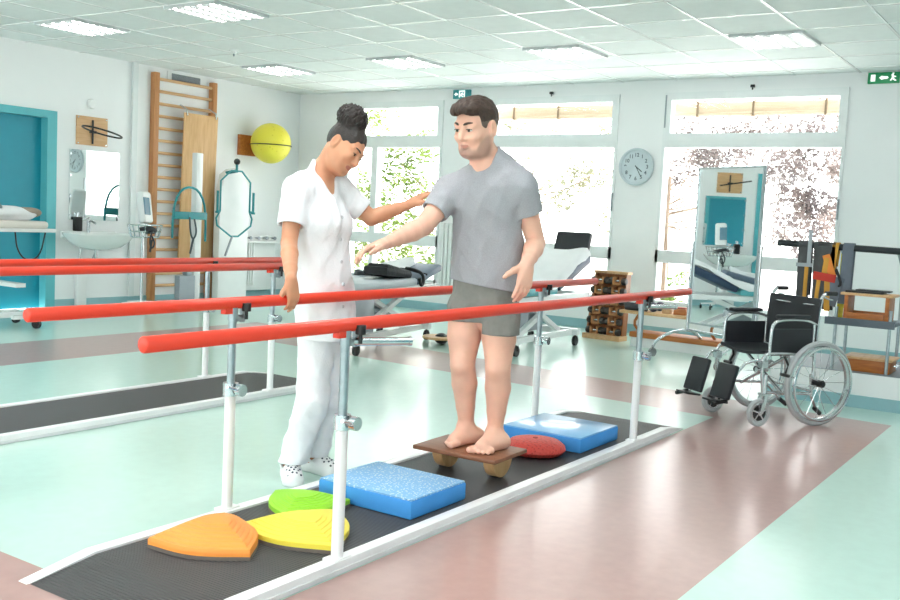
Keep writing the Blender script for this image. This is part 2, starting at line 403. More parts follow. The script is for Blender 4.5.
# washbasin
t = thing('washbasin', 'white wall-mounted washbasin beneath the mirror beside the teal door', 'washbasin', (7.73, YL, .7))
CER = mat('white_ceramic', (240, 244, 243), .12, var=.01, coat=.5)
bs = MB(); n = 40; rings = []
prof = [(.3, -.2), (.62, -.165), (.86, -.09), (.98, -.02), (1.0, .0), (.985, .012), (.9, .012), (.84, -.03), (.6, -.1), (.2, -.125)]
vs = []
for s_, z in prof:
    for j in range(n):
        q = 2*PI*j/n; cx = math.cos(q); sx = math.sin(q)
        vs.append((7.735+.475*s_*math.copysign(abs(cx)**.8, cx), YL-.25+.242*s_*math.copysign(abs(sx)**.7, sx), .94+z))
fs = [(i*n+j, i*n+(j+1) % n, (i+1)*n+(j+1) % n, (i+1)*n+j) for i in range(len(prof)-1) for j in range(n)]
fs += [tuple(range(n-1, -1, -1)), tuple(range((len(prof)-1)*n, len(prof)*n))]
bs.add(vs, fs); bs.bb(7.34, 8.13, YL-.06, YL+.002, .88, .965, bev=.012); bs.build('basin', CER, t, **W)
f = MB(); f.cyl((7.70, YL-.08, .95), (7.70, YL-.08, 1.1), .022); f.tube([(7.70, YL-.08, 1.07), (7.70, YL-.13, 1.1), (7.70, YL-.22, 1.07)], .013); f.box((7.70, YL-.075, 1.13), (.025, .09, .014), R3('X', -.3)); f.build('faucet', CHROME, t, **W)
f = MB(); f.tube([(7.73, YL-.2, .78), (7.73, YL-.2, .58), (7.73, YL-.12, .56), (7.73, YL-.02, .6)], .02); f.tube([(7.61, YL-.04, .78), (7.61, YL-.04, .12)], .012)
f.tube([(7.79, YL-.08, .9), (7.82, YL-.06, .7), (7.81, YL-.01, .6)], .008); f.build('drain_pipes', CHROME, t, **W)
MB().bb(7.56, 7.70, YL-.07, YL+.001, .02, .42, bev=.01).build('pipe_cover', WHITEP, t, **W)
t = thing('reflection_box', 'small black box added for a dark mirror reflection, on the washbasin back', 'reflection stand-in', (7.57, YL-.045, .965))  # solid box added in place of a dark reflection in the wall mirror
MB().box((7.57, YL-.04, 1.055), (.1, .07, .18), bev=.01).build('bottle', BLACKP, t, **W)
c = MB(); c.cyl((7.57, YL-.045, 1.145), (7.57, YL-.045, 1.19), .012); c.box((7.57, YL-.065, 1.19), (.022, .06, .012)); c.build('pump', CHROME, t, **W)
# blood pressure monitor on wheeled stand
t = thing('blood_pressure_monitor', 'white blood pressure monitor with a wire basket on a wheeled pole stand', 'medical monitor', (8.06, 10.12, 0))
b = MB(); b.cyl((0, 0, .1), (0, 0, 1.05), .018); b.build('pole', CHROME, t)
hd = MB(); hd.box((0, -.03, 1.3), (.19, .12, .4), R3('X', -.18) @ R3('Z', .35), bev=.035); hd.cyl((0, 0, 1.03), (0, 0, 1.15), .03); hd.build('monitor_head', WHITEP, t)
sc = MB(); sc.box((-.02, -.1, 1.32), (.12, .02, .22), R3('X', -.18) @ R3('Z', .35), bev=.006); sc.build('screen', mat('blue_grey_display', (92, 132, 152), .25), t)
bk = MB()
for z, k in ((1.08, 1), (1.0, .9), (.93, .8)): bk.tube([(.25*k*math.cos(2*PI*i/24), -.05+.13*k*math.sin(2*PI*i/24), z) for i in range(24)], .009, n=6, closed=True)
for i in range(16):
    q = 2*PI*i/16; bk.tube([(.25*math.cos(q), -.05+.13*math.sin(q), 1.08), (.2*math.cos(q), -.05+.104*math.sin(q), .93)], .006, n=5)
bk.build('basket', CHROME, t)
cu = MB()
cu.tube([(-.12, -.1, 1.02), (-.05, -.17, 1.05), (.06, -.17, 1.02), (.12, -.08, 1.0), (.02, -.02, 1.0)], .03, smooth=2)
cu.tube([(.03, -.17, 1.05), (-.06, -.21, .9), (-.02, -.2, .78), (.04, -.2, .85), (.0, -.18, .95)], .011, smooth=2); cu.tube([(0, -.18, .9), (-.03, -.19, .75)], .014); cu.build('cuff_and_hose', mat('dark_cuff', (52, 56, 62), .7, var=.2), t)
for i in range(5):
    q = 2*PI*i/5+.3; e = Vector((.25*math.cos(q), .25*math.sin(q), .085))
    l = MB(); l.beam((0, 0, .11), e, .035, .022); l.build('base_leg', WHITEP, t)
    w = MB(); w.cyl(e+Vector((0, 0, .01)), e+Vector((0, 0, -.03)), .01, n=8); w.cyl(e+Vector((-.012, 0, -.05)), e+Vector((.012, 0, -.05)), .035, n=14); w.build('castor', BLACKP, t)
# wall bars
t = thing('wall_bars', 'tall wooden wall bars with many round rungs on the left wall', 'wall bars', (9.32, YL, 0))
for x in (8.72, 9.74): MB().bb(x-.042, x+.042, YL-.09, YL+.002, .02, 3.11, bev=.008).build('upright', BEECHZ, t, **W)
for k in range(18):
    z = .24+k*.164; y = YL-.055
    MB().cyl((8.755, y, z), (9.705, y, z), .021, n=12).build('rung', BEECH, t, **W)
# board hung on bars
t = thing('incline_board', 'long pale wooden board hooked on the right half of the wall bars', 'board', (9.40, YL-.12, .62))
MB().box((9.40, YL-.165, 1.62), (.6, .03, 2.0), R3('X', .03), bev=.006).build('panel', PLY, t, **W)
for x in (9.14, 9.66):
    h = MB(); h.tube([(x, YL-.215, 2.58), (x, YL-.2, 2.66), (x, YL-.12, 2.70), (x, YL-.065, 2.725), (x, YL-.025, 2.69)], .012); h.build('hook', CHROME, t, **W)
# yellow ball on wall holder
t = thing('ball_holder', 'square wooden bracket with a black strap holding the yellow ball', 'wall bracket', (10.45, YL, 2.33))
MB().bb(10.28, 10.62, YL-.05, YL+.002, 2.14, 2.44).build('back_plate', OAK, t, **W)
bc = Vector((10.62, YL-.347, 2.335))
MB().tube([bc+Vector((.305*math.cos(q), .305*math.sin(q), -.03)) for q in [2*PI*i/40 for i in range(40)]], .008, n=6, closed=True).build('strap', BLACKP, t, **W)
YB = dotted('yellow_nubbed_rubber', (236, 224, 74), (214, 198, 50), 14, .1, .4, .5)
o = MB().sphere((0, 0, 0), .298, n=48, m=28).build('exercise_ball', YB); o.location = bc
tag(o, 'big yellow nubbed exercise ball hung high on the left wall', 'exercise ball')
# white tower with teal bow
t = thing('pulley_tower', 'white exercise tower with a teal hoop frame in front of the wall bars', 'exercise machine', (9.0, 10.2, 0))
b = MB(); b.bb(-.055, .055, -.05, .05, .03, 2.06, bev=.01); b.build('column', WHITEM, t)
b = MB(); b.bb(-.06, .06, -.5, .35, .02, .07); b.bb(-.42, .35, -.35, -.27, .02, .07); b.bb(-.42, .35, .22, .3, .02, .07); b.build('base_frame', GREYM, t)
b = MB(); b.tube([(-.5, -.12, .92), (-.5, -.12, 1.2), (-.46, -.12, 1.42), (-.36, -.12, 1.56), (-.22, -.12, 1.6), (-.08, -.12, 1.56), (.02, -.12, 1.42), (.06, -.12, 1.2), (.06, -.12, .88)], .016, smooth=1); b.build('hoop', TEALD, t)
b = MB(); b.bb(-.5, .06, -.155, -.11, 1.17, 1.27, bev=.012); b.cyl((-.22, -.16, 1.22), (-.22, -.06, 1.22), .05); b.beam((-.22, -.08, 1.22), (-.04, -.04, 1.22), .06, .05); b.build('crossbar', TEALD, t)
b = MB(); b.tube([(-.26, -.17, 1.2), (-.25, -.18, .98), (-.2, -.18, .9), (-.14, -.18, 1.0), (-.18, -.17, 1.18)], .012, smooth=2); b.tube([(-.19, -.17, .92), (-.24, -.17, .72)], .014); b.build('strap', mat('strap_grey', (78, 88, 94), .7), t)
b = MB(); b.bb(-.24, -.14, -.12, -.02, .42, .62, bev=.02); b.bb(-.34, -.08, -.1, 0, .07, .42); b.build('weight_box', GREYM, t)
# teal octagon trainer with white back panel
t = thing('motion_trainer', 'white machine with an eight-sided teal hand frame and black top knob', 'exercise machine', (9.92, 10.26, 0))
b = MB(); pts = [(-.3, 0), (.26, 0), (.26, 1.62), (.18, 1.84), (.05, 1.9), (-.1, 1.88), (-.22, 1.8), (-.3, 1.5)]
b.prism(pts, (0, .16, .02), (1, 0, 0), (0, 0, 1), (0, .12, 0)); b.build('back_panel', WHITEM, t, bev=.015)
b = MB(); oc = [(-.12, 1.86), (.12, 1.86), (.28, 1.7), (.28, 1.2), (.12, .98), (-.12, .98), (-.28, 1.2), (-.28, 1.7)]
X0 = -.17
oct_ = [(-.1, 1.87), (.1, 1.87), (.27, 1.72), (.27, 1.3), (.32, 1.2), (.3, 1.1), (.06, .95), (-.08, .95), (-.34, 1.1), (-.36, 1.2), (-.29, 1.3), (-.29, 1.72)]
b.tube([(X0+x, -.02, z) for x, z in oct_], .013, closed=True); b.beam((X0, -.02, 1.87), (X0, .18, 1.84), .05, .04); b.cyl((X0, -.02, 1.87), (X0, -.02, 1.96), .018); b.build('hand_frame', TEALD, t)
for s in (-1, 1):
    h = MB(); h.cyl((X0+s*.34, -.02, 1.28), (X0+s*.34, -.02, 1.58), .018); h.cyl((X0+s*.34, -.02, 1.27), (X0+s*.34, -.02, 1.3), .03); h.cyl((X0+s*.29, -.02, 1.3), (X0+s*.34, -.02, 1.3), .014); h.build('handle', TEALD, t)
MB().sphere((X0, -.02, 2.0), .045).build('knob', BLACKP, t)
MB().tube([(X0-.05, -.02, .95), (X0-.2, -.05, .68)], .016).build('lever', GREYM, t)
# radiator with knob rail
t = thing('towel_radiator', 'white low radiator panel with a row of grey hooks along its top', 'radiator', (10.52, YL, .1))
b = MB(); b.bb(10.02, 11.02, YL-.12, YL+.002, .12, .93, bev=.012); b.build('panel', WHITEM, t, **W)
b = MB(); b.bb(9.99, 11.04, YL-.19, YL-.1, .84, .87); b.bb(9.99, 11.04, YL-.15, YL-.11, .93, .955)
for x in (10.1, 10.44, 10.48, 10.54): b.bb(x, x+.025, YL-.14, YL-.11, .2, .84)
b.build('front_rail', WHITEP, t, **W)
for k in range(6): MB().lathe([(.011, 0), (.011, .05), (.026, .055), (.026, .075), (.001, .08)], (10.09+k*.17, YL-.12, .985-.07), (0, -1, 0), n=12).build('hook', GREYM, t, **W)
# ------------------------------------------------------------------ back wall
def exit_sign(name, label, y0, y1, z0, z1, m, kind):
    x = XB-.035; t = thing(name, label, 'exit sign', (XB, (y0+y1)/2, z0))
    MB().bb(x, XB+.002, y0, y1, z0, z1, bev=.006).build('sign_box', m, t, **W)
    g = MB(); w = y1-y0; hh = z1-z0; ey = Vector((0, -1, 0)); ez = Vector((0, 0, 1)); X = Vector((-.002, 0, 0))
    def poly(pts, o=None): g.prism([(a*w, b*hh) for a, b in pts], (x, y1, z0), ey, ez, X)
    if kind == 0:      # running figure in a doorway with arrow
        poly([(.36, .15), (.42, .15), (.42, .78), (.64, .78), (.64, .15), (.70, .15), (.70, .9), (.36, .9)])
        poly([(.5, .62), (.56, .66), (.6, .52), (.66, .48), (.62, .43), (.56, .46), (.54, .36), (.6, .2), (.54, .18), (.48, .34), (.42, .2), (.45, .45), (.47, .54)]); poly([(.52, .7), (.57, .7), (.57, .78), (.52, .78)])
        poly([(.08, .5), (.2, .72), (.2, .58), (.3, .58), (.3, .42), (.2, .42), (.2, .28)])
    else:
        poly([(.1, .2), (.24, .2), (.24, .8), (.1, .8)])
        poly([(.36, .5), (.44, .68), (.52, .62), (.62, .62), (.66, .5), (.62, .38), (.52, .38), (.44, .32)])
        poly([(.74, .75), (.8, .8), (.82, .66), (.9, .6), (.88, .52), (.82, .55), (.84, .38), (.92, .22), (.86, .18), (.79, .34), (.74, .2), (.7, .24), (.75, .42), (.76, .58)]); poly([(.77, .82), (.83, .82), (.83, .92), (.77, .92)])
    g.build('pictogram', mat('sign_white', (245, 250, 248), .5, var=.0, emit=.6), t, **W)
exit_sign('exit_sign', 'small teal exit sign high on the back wall above the man', 7.57, 7.86, 3.04, 3.165, mat('sign_teal', (38, 150, 156), .4, var=.02), 0)
exit_sign('exit_sign', 'green exit sign with white pictograms high at the right edge of the wall', 2.02, 2.345, 3.055, 3.175, mat('sign_green', (20, 150, 92), .4, var=.02), 1)
# clock
t = thing('wall_clock', 'round white wall clock with a grey rim between the two right windows', 'clock', (XB, 5.01, 2.115))
cc = Vector((XB, 5.01, 2.115)); ax = (-1, 0, 0)
MB().lathe([(.225, -.002), (.235, .02), (.235, .045), (.222, .055), (.205, .05), (.2, .035)], cc, ax, n=48).build('rim', mat('clock_rim', (196, 208, 214), .3, .1), t, **W)
MB().lathe([(.206, .002), (.206, .03), (.0005, .0301)], cc, ax, n=48).build('face', mat('clock_face', (246, 249, 250), .4, var=.01), t, **W)
nm = MB(); ey = Vector((0, -1, 0)); ez = Vector((0, 0, 1)); fx = cc+Vector((-.032, 0, 0))
for k in range(12):
    q = 2*PI*(k+1)/12; text_mesh(nm, str(k+1), .064, fx+ey*(.148*math.sin(q))+ez*(.148*math.cos(q)), ey, ez, (-1, 0, 0), .004, bold=.002)
for k in range(60):
    q = 2*PI*k/60; d = ey*math.sin(q)+ez*math.cos(q); nm.beam(fx+d*.18, fx+d*.197, .006 if k % 5 == 0 else .003, .002, up=(1, 0, 0))
nm.build('numerals', mat('clock_ink', (96, 110, 118), .5), t, **W)
for L_, w, q, nme in ((.1, .011, math.radians(128), 'hour_hand'), (.15, .008, math.radians(150), 'minute_hand')):
    d = ey*math.sin(q)+ez*math.cos(q); o = fx+Vector((-.006 if w > .01 else -.009, 0, 0)); MB().beam(o-d*.02, o+d*L_, w, .002, up=(1, 0, 0)).build(nme, mat('clock_hand', (40, 52, 60), .4), t, **W)
# roller blinds hung outside the top panes
BLIND = wood('bamboo_blind', (208, 188, 164), (186, 164, 138), .7, 'Y')
for (a, b), s in ((wins[1], 'brown rolled sun blind outside the top pane of the middle window'), (wins[0], 'brown rolled sun blind outside the top pane of the right window')):
    t = thing('sun_blind', s, 'blind', (XB+.4, (a+b)/2, 2.8))
    bl = MB(); bl.box((0, 0, .085), (.05, b-a+.6, .14), None, bev=.015); bl.cyl((0, -(b-a+.6)/2, .01), (0, (b-a+.6)/2, .01), .03); bl.build('slat_panel', BLIND, t)
    cdm = MB()
    for q in (-.75, .1, .8): cdm.bb(-.04, .04, q-.012, q+.012, -.025, .16)
    cdm.build('ties', mat('blind_tie', (120, 100, 76), .7), t)
    br = MB()
    for q in (-1.1, 1.1): br.beam((0, q, .13), (-.15, q, .13), .03, .03)
    br.build('bracket', GREYM, t)
# white ribbed radiator between first windows
t = thing('radiator', 'white ribbed radiator on the pillar behind the man', 'radiator', (XB, 7.62, .3))
b = MB()
for k in range(9): b.bb(XB-.09, XB-.02, 7.31+k*.07, 7.362+k*.07, .3, 1.28, bev=.012)
b.build('ribs', WHITEM, t, **W); b = MB(); b.bb(XB-.07, XB-.04, 7.31, 7.92, .36, .4); b.bb(XB-.07, XB-.04, 7.31, 7.92, 1.18, 1.22); b.bb(XB-.05, XB+.002, 7.45, 7.5, 1.1, 1.14); b.bb(XB-.05, XB+.002, 7.75, 7.8, 1.1, 1.14); b.build('header_pipes', WHITEM, t, **W)
# ------------------------------------------------------------------ trees outside
def leaf_mat(name, c1, c2):
    m = mat(name, c1, .6, var=.3, vs=2.); nt = m.node_tree; b = nt.nodes['Principled BSDF']
    rp = [n for n in nt.nodes if n.type == 'VALTORGB'][0]; rp.color_ramp.elements[0].color = (*lin(c1), 1); rp.color_ramp.elements[1].color = (*lin(c2), 1)
    tr = nt.nodes.new('ShaderNodeBsdfTranslucent'); mx = nt.nodes.new('ShaderNodeMixShader'); mx.inputs[0].default_value = .5
    nt.links.new(rp.outputs['Color'], tr.inputs['Color']); nt.links.new(b.outputs[0], mx.inputs[1]); nt.links.new(tr.outputs[0], mx.inputs[2])
    nt.links.new(mx.outputs[0], [n for n in nt.nodes if n.type == 'OUTPUT_MATERIAL'][0].inputs['Surface']); return m
LG = leaf_mat('spring_leaf', (72, 100, 38), (126, 144, 66)); LP = leaf_mat('plum_leaf', (88, 82, 86), (134, 120, 114)); LS = leaf_mat('pale_leaf', (100, 108, 82), (140, 134, 108))
BARK = mat('bark', (120, 104, 90), .9, var=.2, bump=.5, bs=20)
def tree(label, x, y, clumps, nleaf, size, lm, hang=1.):
    t = thing('tree', label, 'tree', (x, y, -.1), 0, 'trees outside the windows')
    b = MB(); b.tube([(0, 0, 0), (.05, .03, 1.2), (0, 0, 2.2)], [.05, .04, .03])
    for cx, cy, cz, r in clumps[::4]:
        b.tube([(0, 0, 1.4+.2*random.random()), (cx*.6, cy*.6, (cz+1.3)/2), (cx, cy, cz)], [.014, .012, .005], n=6)
    b.build('trunk', BARK, t)
    f = MB(); tot = sum(c[3]**2 for c in clumps)
    for cx, cy, cz, r in clumps:
        for _ in range(int(nleaf*r*r/tot)):
            d = Vector(rng.normal(size=3)).normalized()*r*(.45+.55*rng.random()**.6); d.z *= .8
            c = Vector((cx, cy, cz))+d; a = Vector(rng.normal(size=3)).normalized(); bb_ = a.orthogonal().normalized(); s_ = size*(.6+.8*rng.random())
            k = a.cross(bb_); f.add([c-a*s_, c+bb_*s_*.45+k*s_*.1, c+a*s_, c-bb_*s_*.45+k*s_*.1], [(0, 1, 2, 3)])
    f.build('foliage', lm, t)
def clump(n, ry, z0, z1, r0, r1): return [(random.uniform(-.6, .6), random.uniform(-ry, ry), random.uniform(z0, z1), random.uniform(r0, r1)) for _ in range(n)]
def spread(n, y0, y1, z0, z1, r0, r1, x=.5): return [(random.uniform(-x, x), random.uniform(y0, y1), random.uniform(z0, z1), random.uniform(r0, r1)) for _ in range(n)]
tree('leafy green tree close outside the left window, behind the outstretched arms', 14.4, 9.55, spread(26, .35, 2.95, .5, 2.6, .2, .45)+spread(9, .45, 2.95, 2.6, 3.6, .2, .35), 5200, .05, LG)
tree('green tree farther left outside the left window, beside the hair bun', 16.6, 14.7, spread(18, -2.3, .1, .8, 4.2, .25, .5), 2400, .045, LG)
tree('sparse pale tree outside the middle window, right of the man', 17.0, 11.2, spread(20, -4.3, -1.2, 1.5, 3.0, .2, .4)+spread(8, -4.2, -1.2, 3., 4.0, .2, .4), 3400, .048, LS)
tree('plum-coloured tree outside the right window, behind the standing mirror', 15.2, 6.55, spread(26, -3.4, -.5, 2.3, 2.95, .22, .4)+spread(11, -3.4, -2.3, 1.3, 2.3, .22, .42)+spread(9, -3.4, -.5, 3.0, 3.8, .22, .42), 6800, .045, LP)
tree('low green shrub outside the bottom pane of the right window, left of the standing mirror', 13.2, 5.2, spread(9, -.5, .4, .35, .8, .12, .25, .2), 700, .04, LG)
# ------------------------------------------------------------------ treatment tables
def castor(p, r=.05, ax=(1, 0, 0)):
    m = MB(); p = Vector(p); a = Vector(ax).normalized()
    m.cyl(p+Vector((0, 0, r*2+.03)), p+Vector((0, 0, r*1.2)), .012, n=8)
    m.beam(p+Vector((0, 0, r*1.9)), p+Vector((0, 0, r*1.0))+a.cross(Vector((0, 0, 1)))*r*.3, .045, .012)
    m.cyl(p+Vector((0, 0, r))-a*.016, p+Vector((0, 0, r))+a*.016, r, n=18); return m
def pad(m, x0, x1, y0, y1, z0, z1, tilt=0., pivot=0., bev=.03):
    c = Vector(((x0+x1)/2, (y0+y1)/2, (z0+z1)/2))
    R = Matrix.Rotation(-tilt, 3, 'Y'); pv = Vector((pivot, 0, (z0+z1)/2)); c2 = R @ (c-pv)+pv
    return m.box(c2, (x1-x0, y1-y0, z1-z0), R, bev=bev)
def table_base(t, x0, x1, y0, y1, ztop):
    f = MB(); f.bb(x0, x1, y0+.03, y0+.08, ztop-.06, ztop-.01); f.bb(x0, x1, y1-.08, y1-.03, ztop-.06, ztop-.01)
    for x in (x0, x1-.05): f.bb(x, x+.05, y0+.03, y1-.03, ztop-.06, ztop-.01)
    f.build('top_frame', WHITEM, t)
    b = MB(); b.bb(x0+.15, x1-.25, y0+.06, y0+.12, .12, .18); b.bb(x0+.15, x1-.25, y1-.12, y1-.06, .12, .18)
    for x in (x0+.15, x1-.33): b.bb(x, x+.08, y0, y1, .12, .19)
    b.build('base_frame', WHITEM, t)
    s = MB(); s.beam((x0+.35, y0+.14, .17), (x1-.55, y0+.14, ztop-.05), .05, .05); s.beam((x0+.35, y1-.14, .17), (x1-.55, y1-.14, ztop-.05), .05, .05)
    s.beam((x1-.45, y0+.18, .17), (x0+.55, y0+.18, ztop-.05), .05, .05); s.beam((x1-.45, y1-.18, .17), (x0+.55, y1-.18, ztop-.05), .05, .05)
    s.build('scissor_arms', WHITEM, t)
    m = MB(); xm = (x0+x1)/2; m.bb(xm-.2, xm+.15, y0+.2, y1-.2, .2, .4, bev=.02); m.cyl((xm-.1, (y0+y1)/2, .35), (xm+.25, (y0+y1)/2, ztop-.08), .03); m.build('lift_motor', GREYM, t)
    for x in (x0+.19, x1-.29):
        for y in (y0+.04, y1-.04): castor((x, y, 0), .055, (0, 1, 0)).build('castor', BLACKP, t)
# table under window, white, raised back and black headrest (far end +x)
TB = (8.42, 4.78)
t = thing('treatment_table', 'white-covered treatment table with raised back and black headrest behind the man', 'treatment table', (8.25, 4.78, 0), .02)
table_base(t, 0, 1.85, 0, .64, .60)
m = MB(); pad(m, 0, 1.0, 0, .64, .6, .68); m.build('seat_cushion', TEALV, t)
m = MB(); pad(m, 1.02, 1.85, 0, .64, .62, .72, .38, 1.02); m.build('back_cushion', NAVY, t)
m = MB(); pad(m, 1.92, 2.06, .08, .56, .62, .70, 1.25, 2.0)
m = MB(); m.box((1.9, .3, 1.13), (.08, .44, .28), Matrix.Rotation(.35, 3, 'Y'), bev=.03); m.build('headrest', BLACKV, t)
m = MB(); m.cyl((1.82, .22, .9), (1.9, .24, 1.05), .012); m.cyl((1.82, .42, .9), (1.9, .4, 1.05), .012); m.build('headrest_rods', CHROME, t)
# white sheet: own thing lying on table
def cloth(name, label, cat, prof, y0, y1, m, th=.006, loc=(0, 0, 0), rz=0., nz=.02, seed=0):
    b = MB(); n = len(prof); K = 14; r2 = random.Random(seed); ph = [r2.uniform(0, 6) for _ in range(6)]
    def P(i, j, up):
        x, z = prof[i]; y = y0+(y1-y0)*j/K
        w = nz*(math.sin(x*9+ph[0]+y*5)+.6*math.sin(y*14+ph[1]+x*4)+.4*math.sin(x*21-y*9+ph[2]))*.5
        e = min(j, K-j); dz = -.06 if e == 0 else 0
        return (x, y, z+abs(w)+dz+(th if up else 0))
    for up in (1, 0): b.v += [P(i, j, up) for i in range(n) for j in range(K+1)]
    o = n*(K+1)
    for i in range(n-1):
        for j in range(K):
            a = i*(K+1)+j; q = (a, a+1, a+K+2, a+K+1); b.f.append(q); b.f.append(tuple(o+k for k in reversed(q)))
    for i in range(n-1):
        for j in (0, K): a = i*(K+1)+j; c = a+K+1; b.f.append((a, c, c+o, a+o))
    for j in range(K):
        for i in (0, n-1): a = i*(K+1)+j; b.f.append((a, a+1, a+1+o, a+o))
    b.m = [0]*len(b.f); o_ = b.build(name, m, ang=80); o_.location = loc; o_.rotation_euler = (0, 0, rz)
    return tag(o_, label, cat)
cloth('bed_sheet', 'rumpled white sheet over the raised back of the treatment table behind the man', 'sheet',
      [(.75, .70), (.9, .705), (1.0, .73), (1.1, .79), (1.2, .835), (1.3, .88), (1.4, .925), (1.5, .965), (1.6, 1.005), (1.68, 1.035), (1.74, 1.055)], -.012, .652, WSHEET, loc=(8.25, 4.78, 0), rz=.02, nz=.05, seed=3)
# table nearer the woman
t = thing('treatment_table', 'white treatment table with a black bag on it between the woman and the man', 'treatment table', (7.0, 5.78, 0), .19)
table_base(t, 0, 2.1, 0, .66, .62)
m = MB(); pad(m, 0, 1.45, 0, .66, .62, .70); m.build('seat_cushion', mat('pale_grey_vinyl', (196, 206, 212), .45, var=.03), t)
m = MB(); pad(m, 1.47, 2.1, 0, .66, .62, .70, .22, 1.47); m.build('back_cushion', mat('slate_vinyl', (92, 108, 128), .45, var=.05), t)
m = MB(); m.bb(.05, .5, .02, .06, .2, .58, bev=.01); m.build('side_panel', GREYM, t)
def onT(x, y, z, loc=(7.0, 5.78, 0), rz=.19):
    return Vector((loc[0]+x*math.cos(rz)-y*math.sin(rz), loc[1]+x*math.sin(rz)+y*math.cos(rz), loc[2]+z))
t = thing('shoulder_bag', 'black soft bag lying on the white table between the two people', 'bag', onT(1.12, .2, .7), .19)
m = MB(); R_ = Matrix.Rotation(.1, 3, 'Y'); m.box((0, 0, .06), (.62, .3, .1), R_, bev=.045); m.box((-.1, -.02, .11), (.36, .24, .05), Matrix.Rotation(.16, 3, 'Y'), bev=.02); m.build('bag_body', mat('black_fabric', (26, 28, 32), .7, var=.3, bump=.6, bs=30), t)
m = MB(); m.tube([(.26, -.08, .1), (.34, -.13, .09), (.4, -.215, .05), (.42, -.225, -.04), (.36, -.22, -.09), (.32, -.215, 0)], .018, smooth=2); m.tube([(.3, 0, .09), (.42, -.05, .08), (.5, -.12, .05), (.55, -.2, .03)], .012, smooth=1); m.build('strap', BLACKP, t)
cloth('towel', 'white folded sheet on the table behind the black bag', 'sheet', [(1.2, .705), (1.45, .71), (1.6, .745), (1.8, .79), (2.0, .835)], .3, .66, WSHEET, loc=(7.0, 5.78, 0), rz=.19, nz=.06, seed=5)
# table by the teal door
t = thing('treatment_table', 'raised treatment table on castors in front of the teal door at left edge', 'treatment table', (4.35, 9.1, .0))
m = MB(); pad(m, 0, 1.72, 0, .62, 1.04, 1.115); m.build('cushion', mat('cream_vinyl', (226, 222, 214), .5, var=.02), t)
m = MB(); m.bb(.02, 1.82, .03, .59, 1.0, 1.04, bev=.008); m.build('top_frame', WHITEM, t)
m = MB(); m.beam((.3, .3, .14), (1.0, .3, 1.0), .1, .06); m.bb(.1, 1.7, .28, .34, .1, .16); m.bb(1.35, 1.46, .0, .62, .44, .48); m.build('base_frame', WHITEM, t)
m = MB(); m.tube([(1.4, .1, 1.0), (1.42, .1, .82), (1.52, .1, .7), (1.68, .1, .74), (1.74, .1, 1.0)], .008, smooth=2); m.build('cable', BLACKP, t)
for x, y in ((.2, .05), (1.62, .05), (1.72, .58), (.2, .58)):
    castor((x, y, 0), .05, (1, .3, 0)).build('castor', BLACKP, t)
    if x > 1: MB().bb(1.35, x+.02, y-.025, y+.025, .11, .15).build('foot', WHITEM, t)
def lump(name, label, cat, pts, m, grp=None):
    b = MB()
    for (x, y, z, r, s) in pts: b.sphere((x, y, z), r, s, n=18, m=10)
    return b
t = thing('folded_clothes', 'crumpled grey and white clothes on the raised table by the teal door', 'clothes', (5.72, 9.4, 1.115))
def crump(c, d, seed, amp=.3):
    b = MB(); b.sphere((0, 0, 0), 1, n=36, m=20); q = random.Random(seed); k = [Vector((q.uniform(-5, 5), q.uniform(-5, 5), q.uniform(-5, 5))) for _ in range(5)]
    vs = []
    for v in b.v:
        v = Vector(v); w = sum(math.sin(v.dot(a)+i) for i, a in enumerate(k))/5
        v = v*(1+amp*w); v.x = math.copysign(abs(v.x)**.7, v.x); v.y = math.copysign(abs(v.y)**.7, v.y)
        vs.append((c[0]+v.x*d[0], c[1]+v.y*d[1], max(c[2]+v.z*d[2], c[2]-d[2]*.8)))
    b.v = vs; return b
crump((-.05, 0, .065), (.4, .24, .08), 2).build('white_garment', mat('off_white_cotton', (226, 228, 230), .9, var=.05, bump=.4, bs=20), t)
crump((-.28, -.02, .14), (.22, .18, .06), 4).build('grey_garment', mat('grey_cotton', (104, 116, 128), .9, var=.1, bump=.4, bs=20), t)
crump((.2, -.05, .08), (.16, .14, .055), 6).build('brown_garment', mat('taupe_cotton', (150, 136, 122), .9, var=.1, bump=.4, bs=20), t)
# wooden disc on the floor
p = onz(441, 344, 0)
t = thing('balance_board', 'small round wooden balance board lying on floor between the tables and the man', 'balance board', (p.x, p.y, 0))
MB().lathe([(.0005, .085), (.2, .085), (.205, .078), (.205, .066), (.2, .06), (.0005, .06)], n=36).build('disc', PLY, t); MB().sphere((0, 0, .06), .075, (1, 1, .8)).build('dome', BLACKP, t)
# ------------------------------------------------------------------ dumbbell rack
DRX, DRY = 10.72, 4.90
t = thing('dumbbell_rack', 'slanted wooden dumbbell rack with two columns beside the wall pillar', 'rack', (DRX, DRY, 0), -.08)
ORW = wood('rack_wood', (166, 104, 56), (136, 80, 40), axis='Z')
SL = .12
def rk(y, z, off=0.): return Vector((z*SL-off, y, z))
for s in (-1, 1):
    m = MB(); m.beam(rk(s*.235, 0), rk(s*.2, .8), .03, .11, up=(1, 0, 0)); m.build('side_board', ORW, t)
m = MB(); m.beam(rk(0, .02), rk(0, .8), .43, .018, up=(1, 0, 0)); m.build('back_board', ORW, t)
m = MB(); m.box(rk(0, .8, 0), (.12, .46, .03)); m.box(rk(0, .03, 0)+Vector((-.03, 0, 0)), (.2, .5, .06)); m.build('cap_rails', BEECH, t)
DBG = 'dumbbells on the wooden rack'
db0 = None
rows = ['top', 'second', 'third', 'fourth', 'fifth', 'lowest']
DH = mat('dumbbell_iron', (62, 54, 50), .45, .3, var=.2)
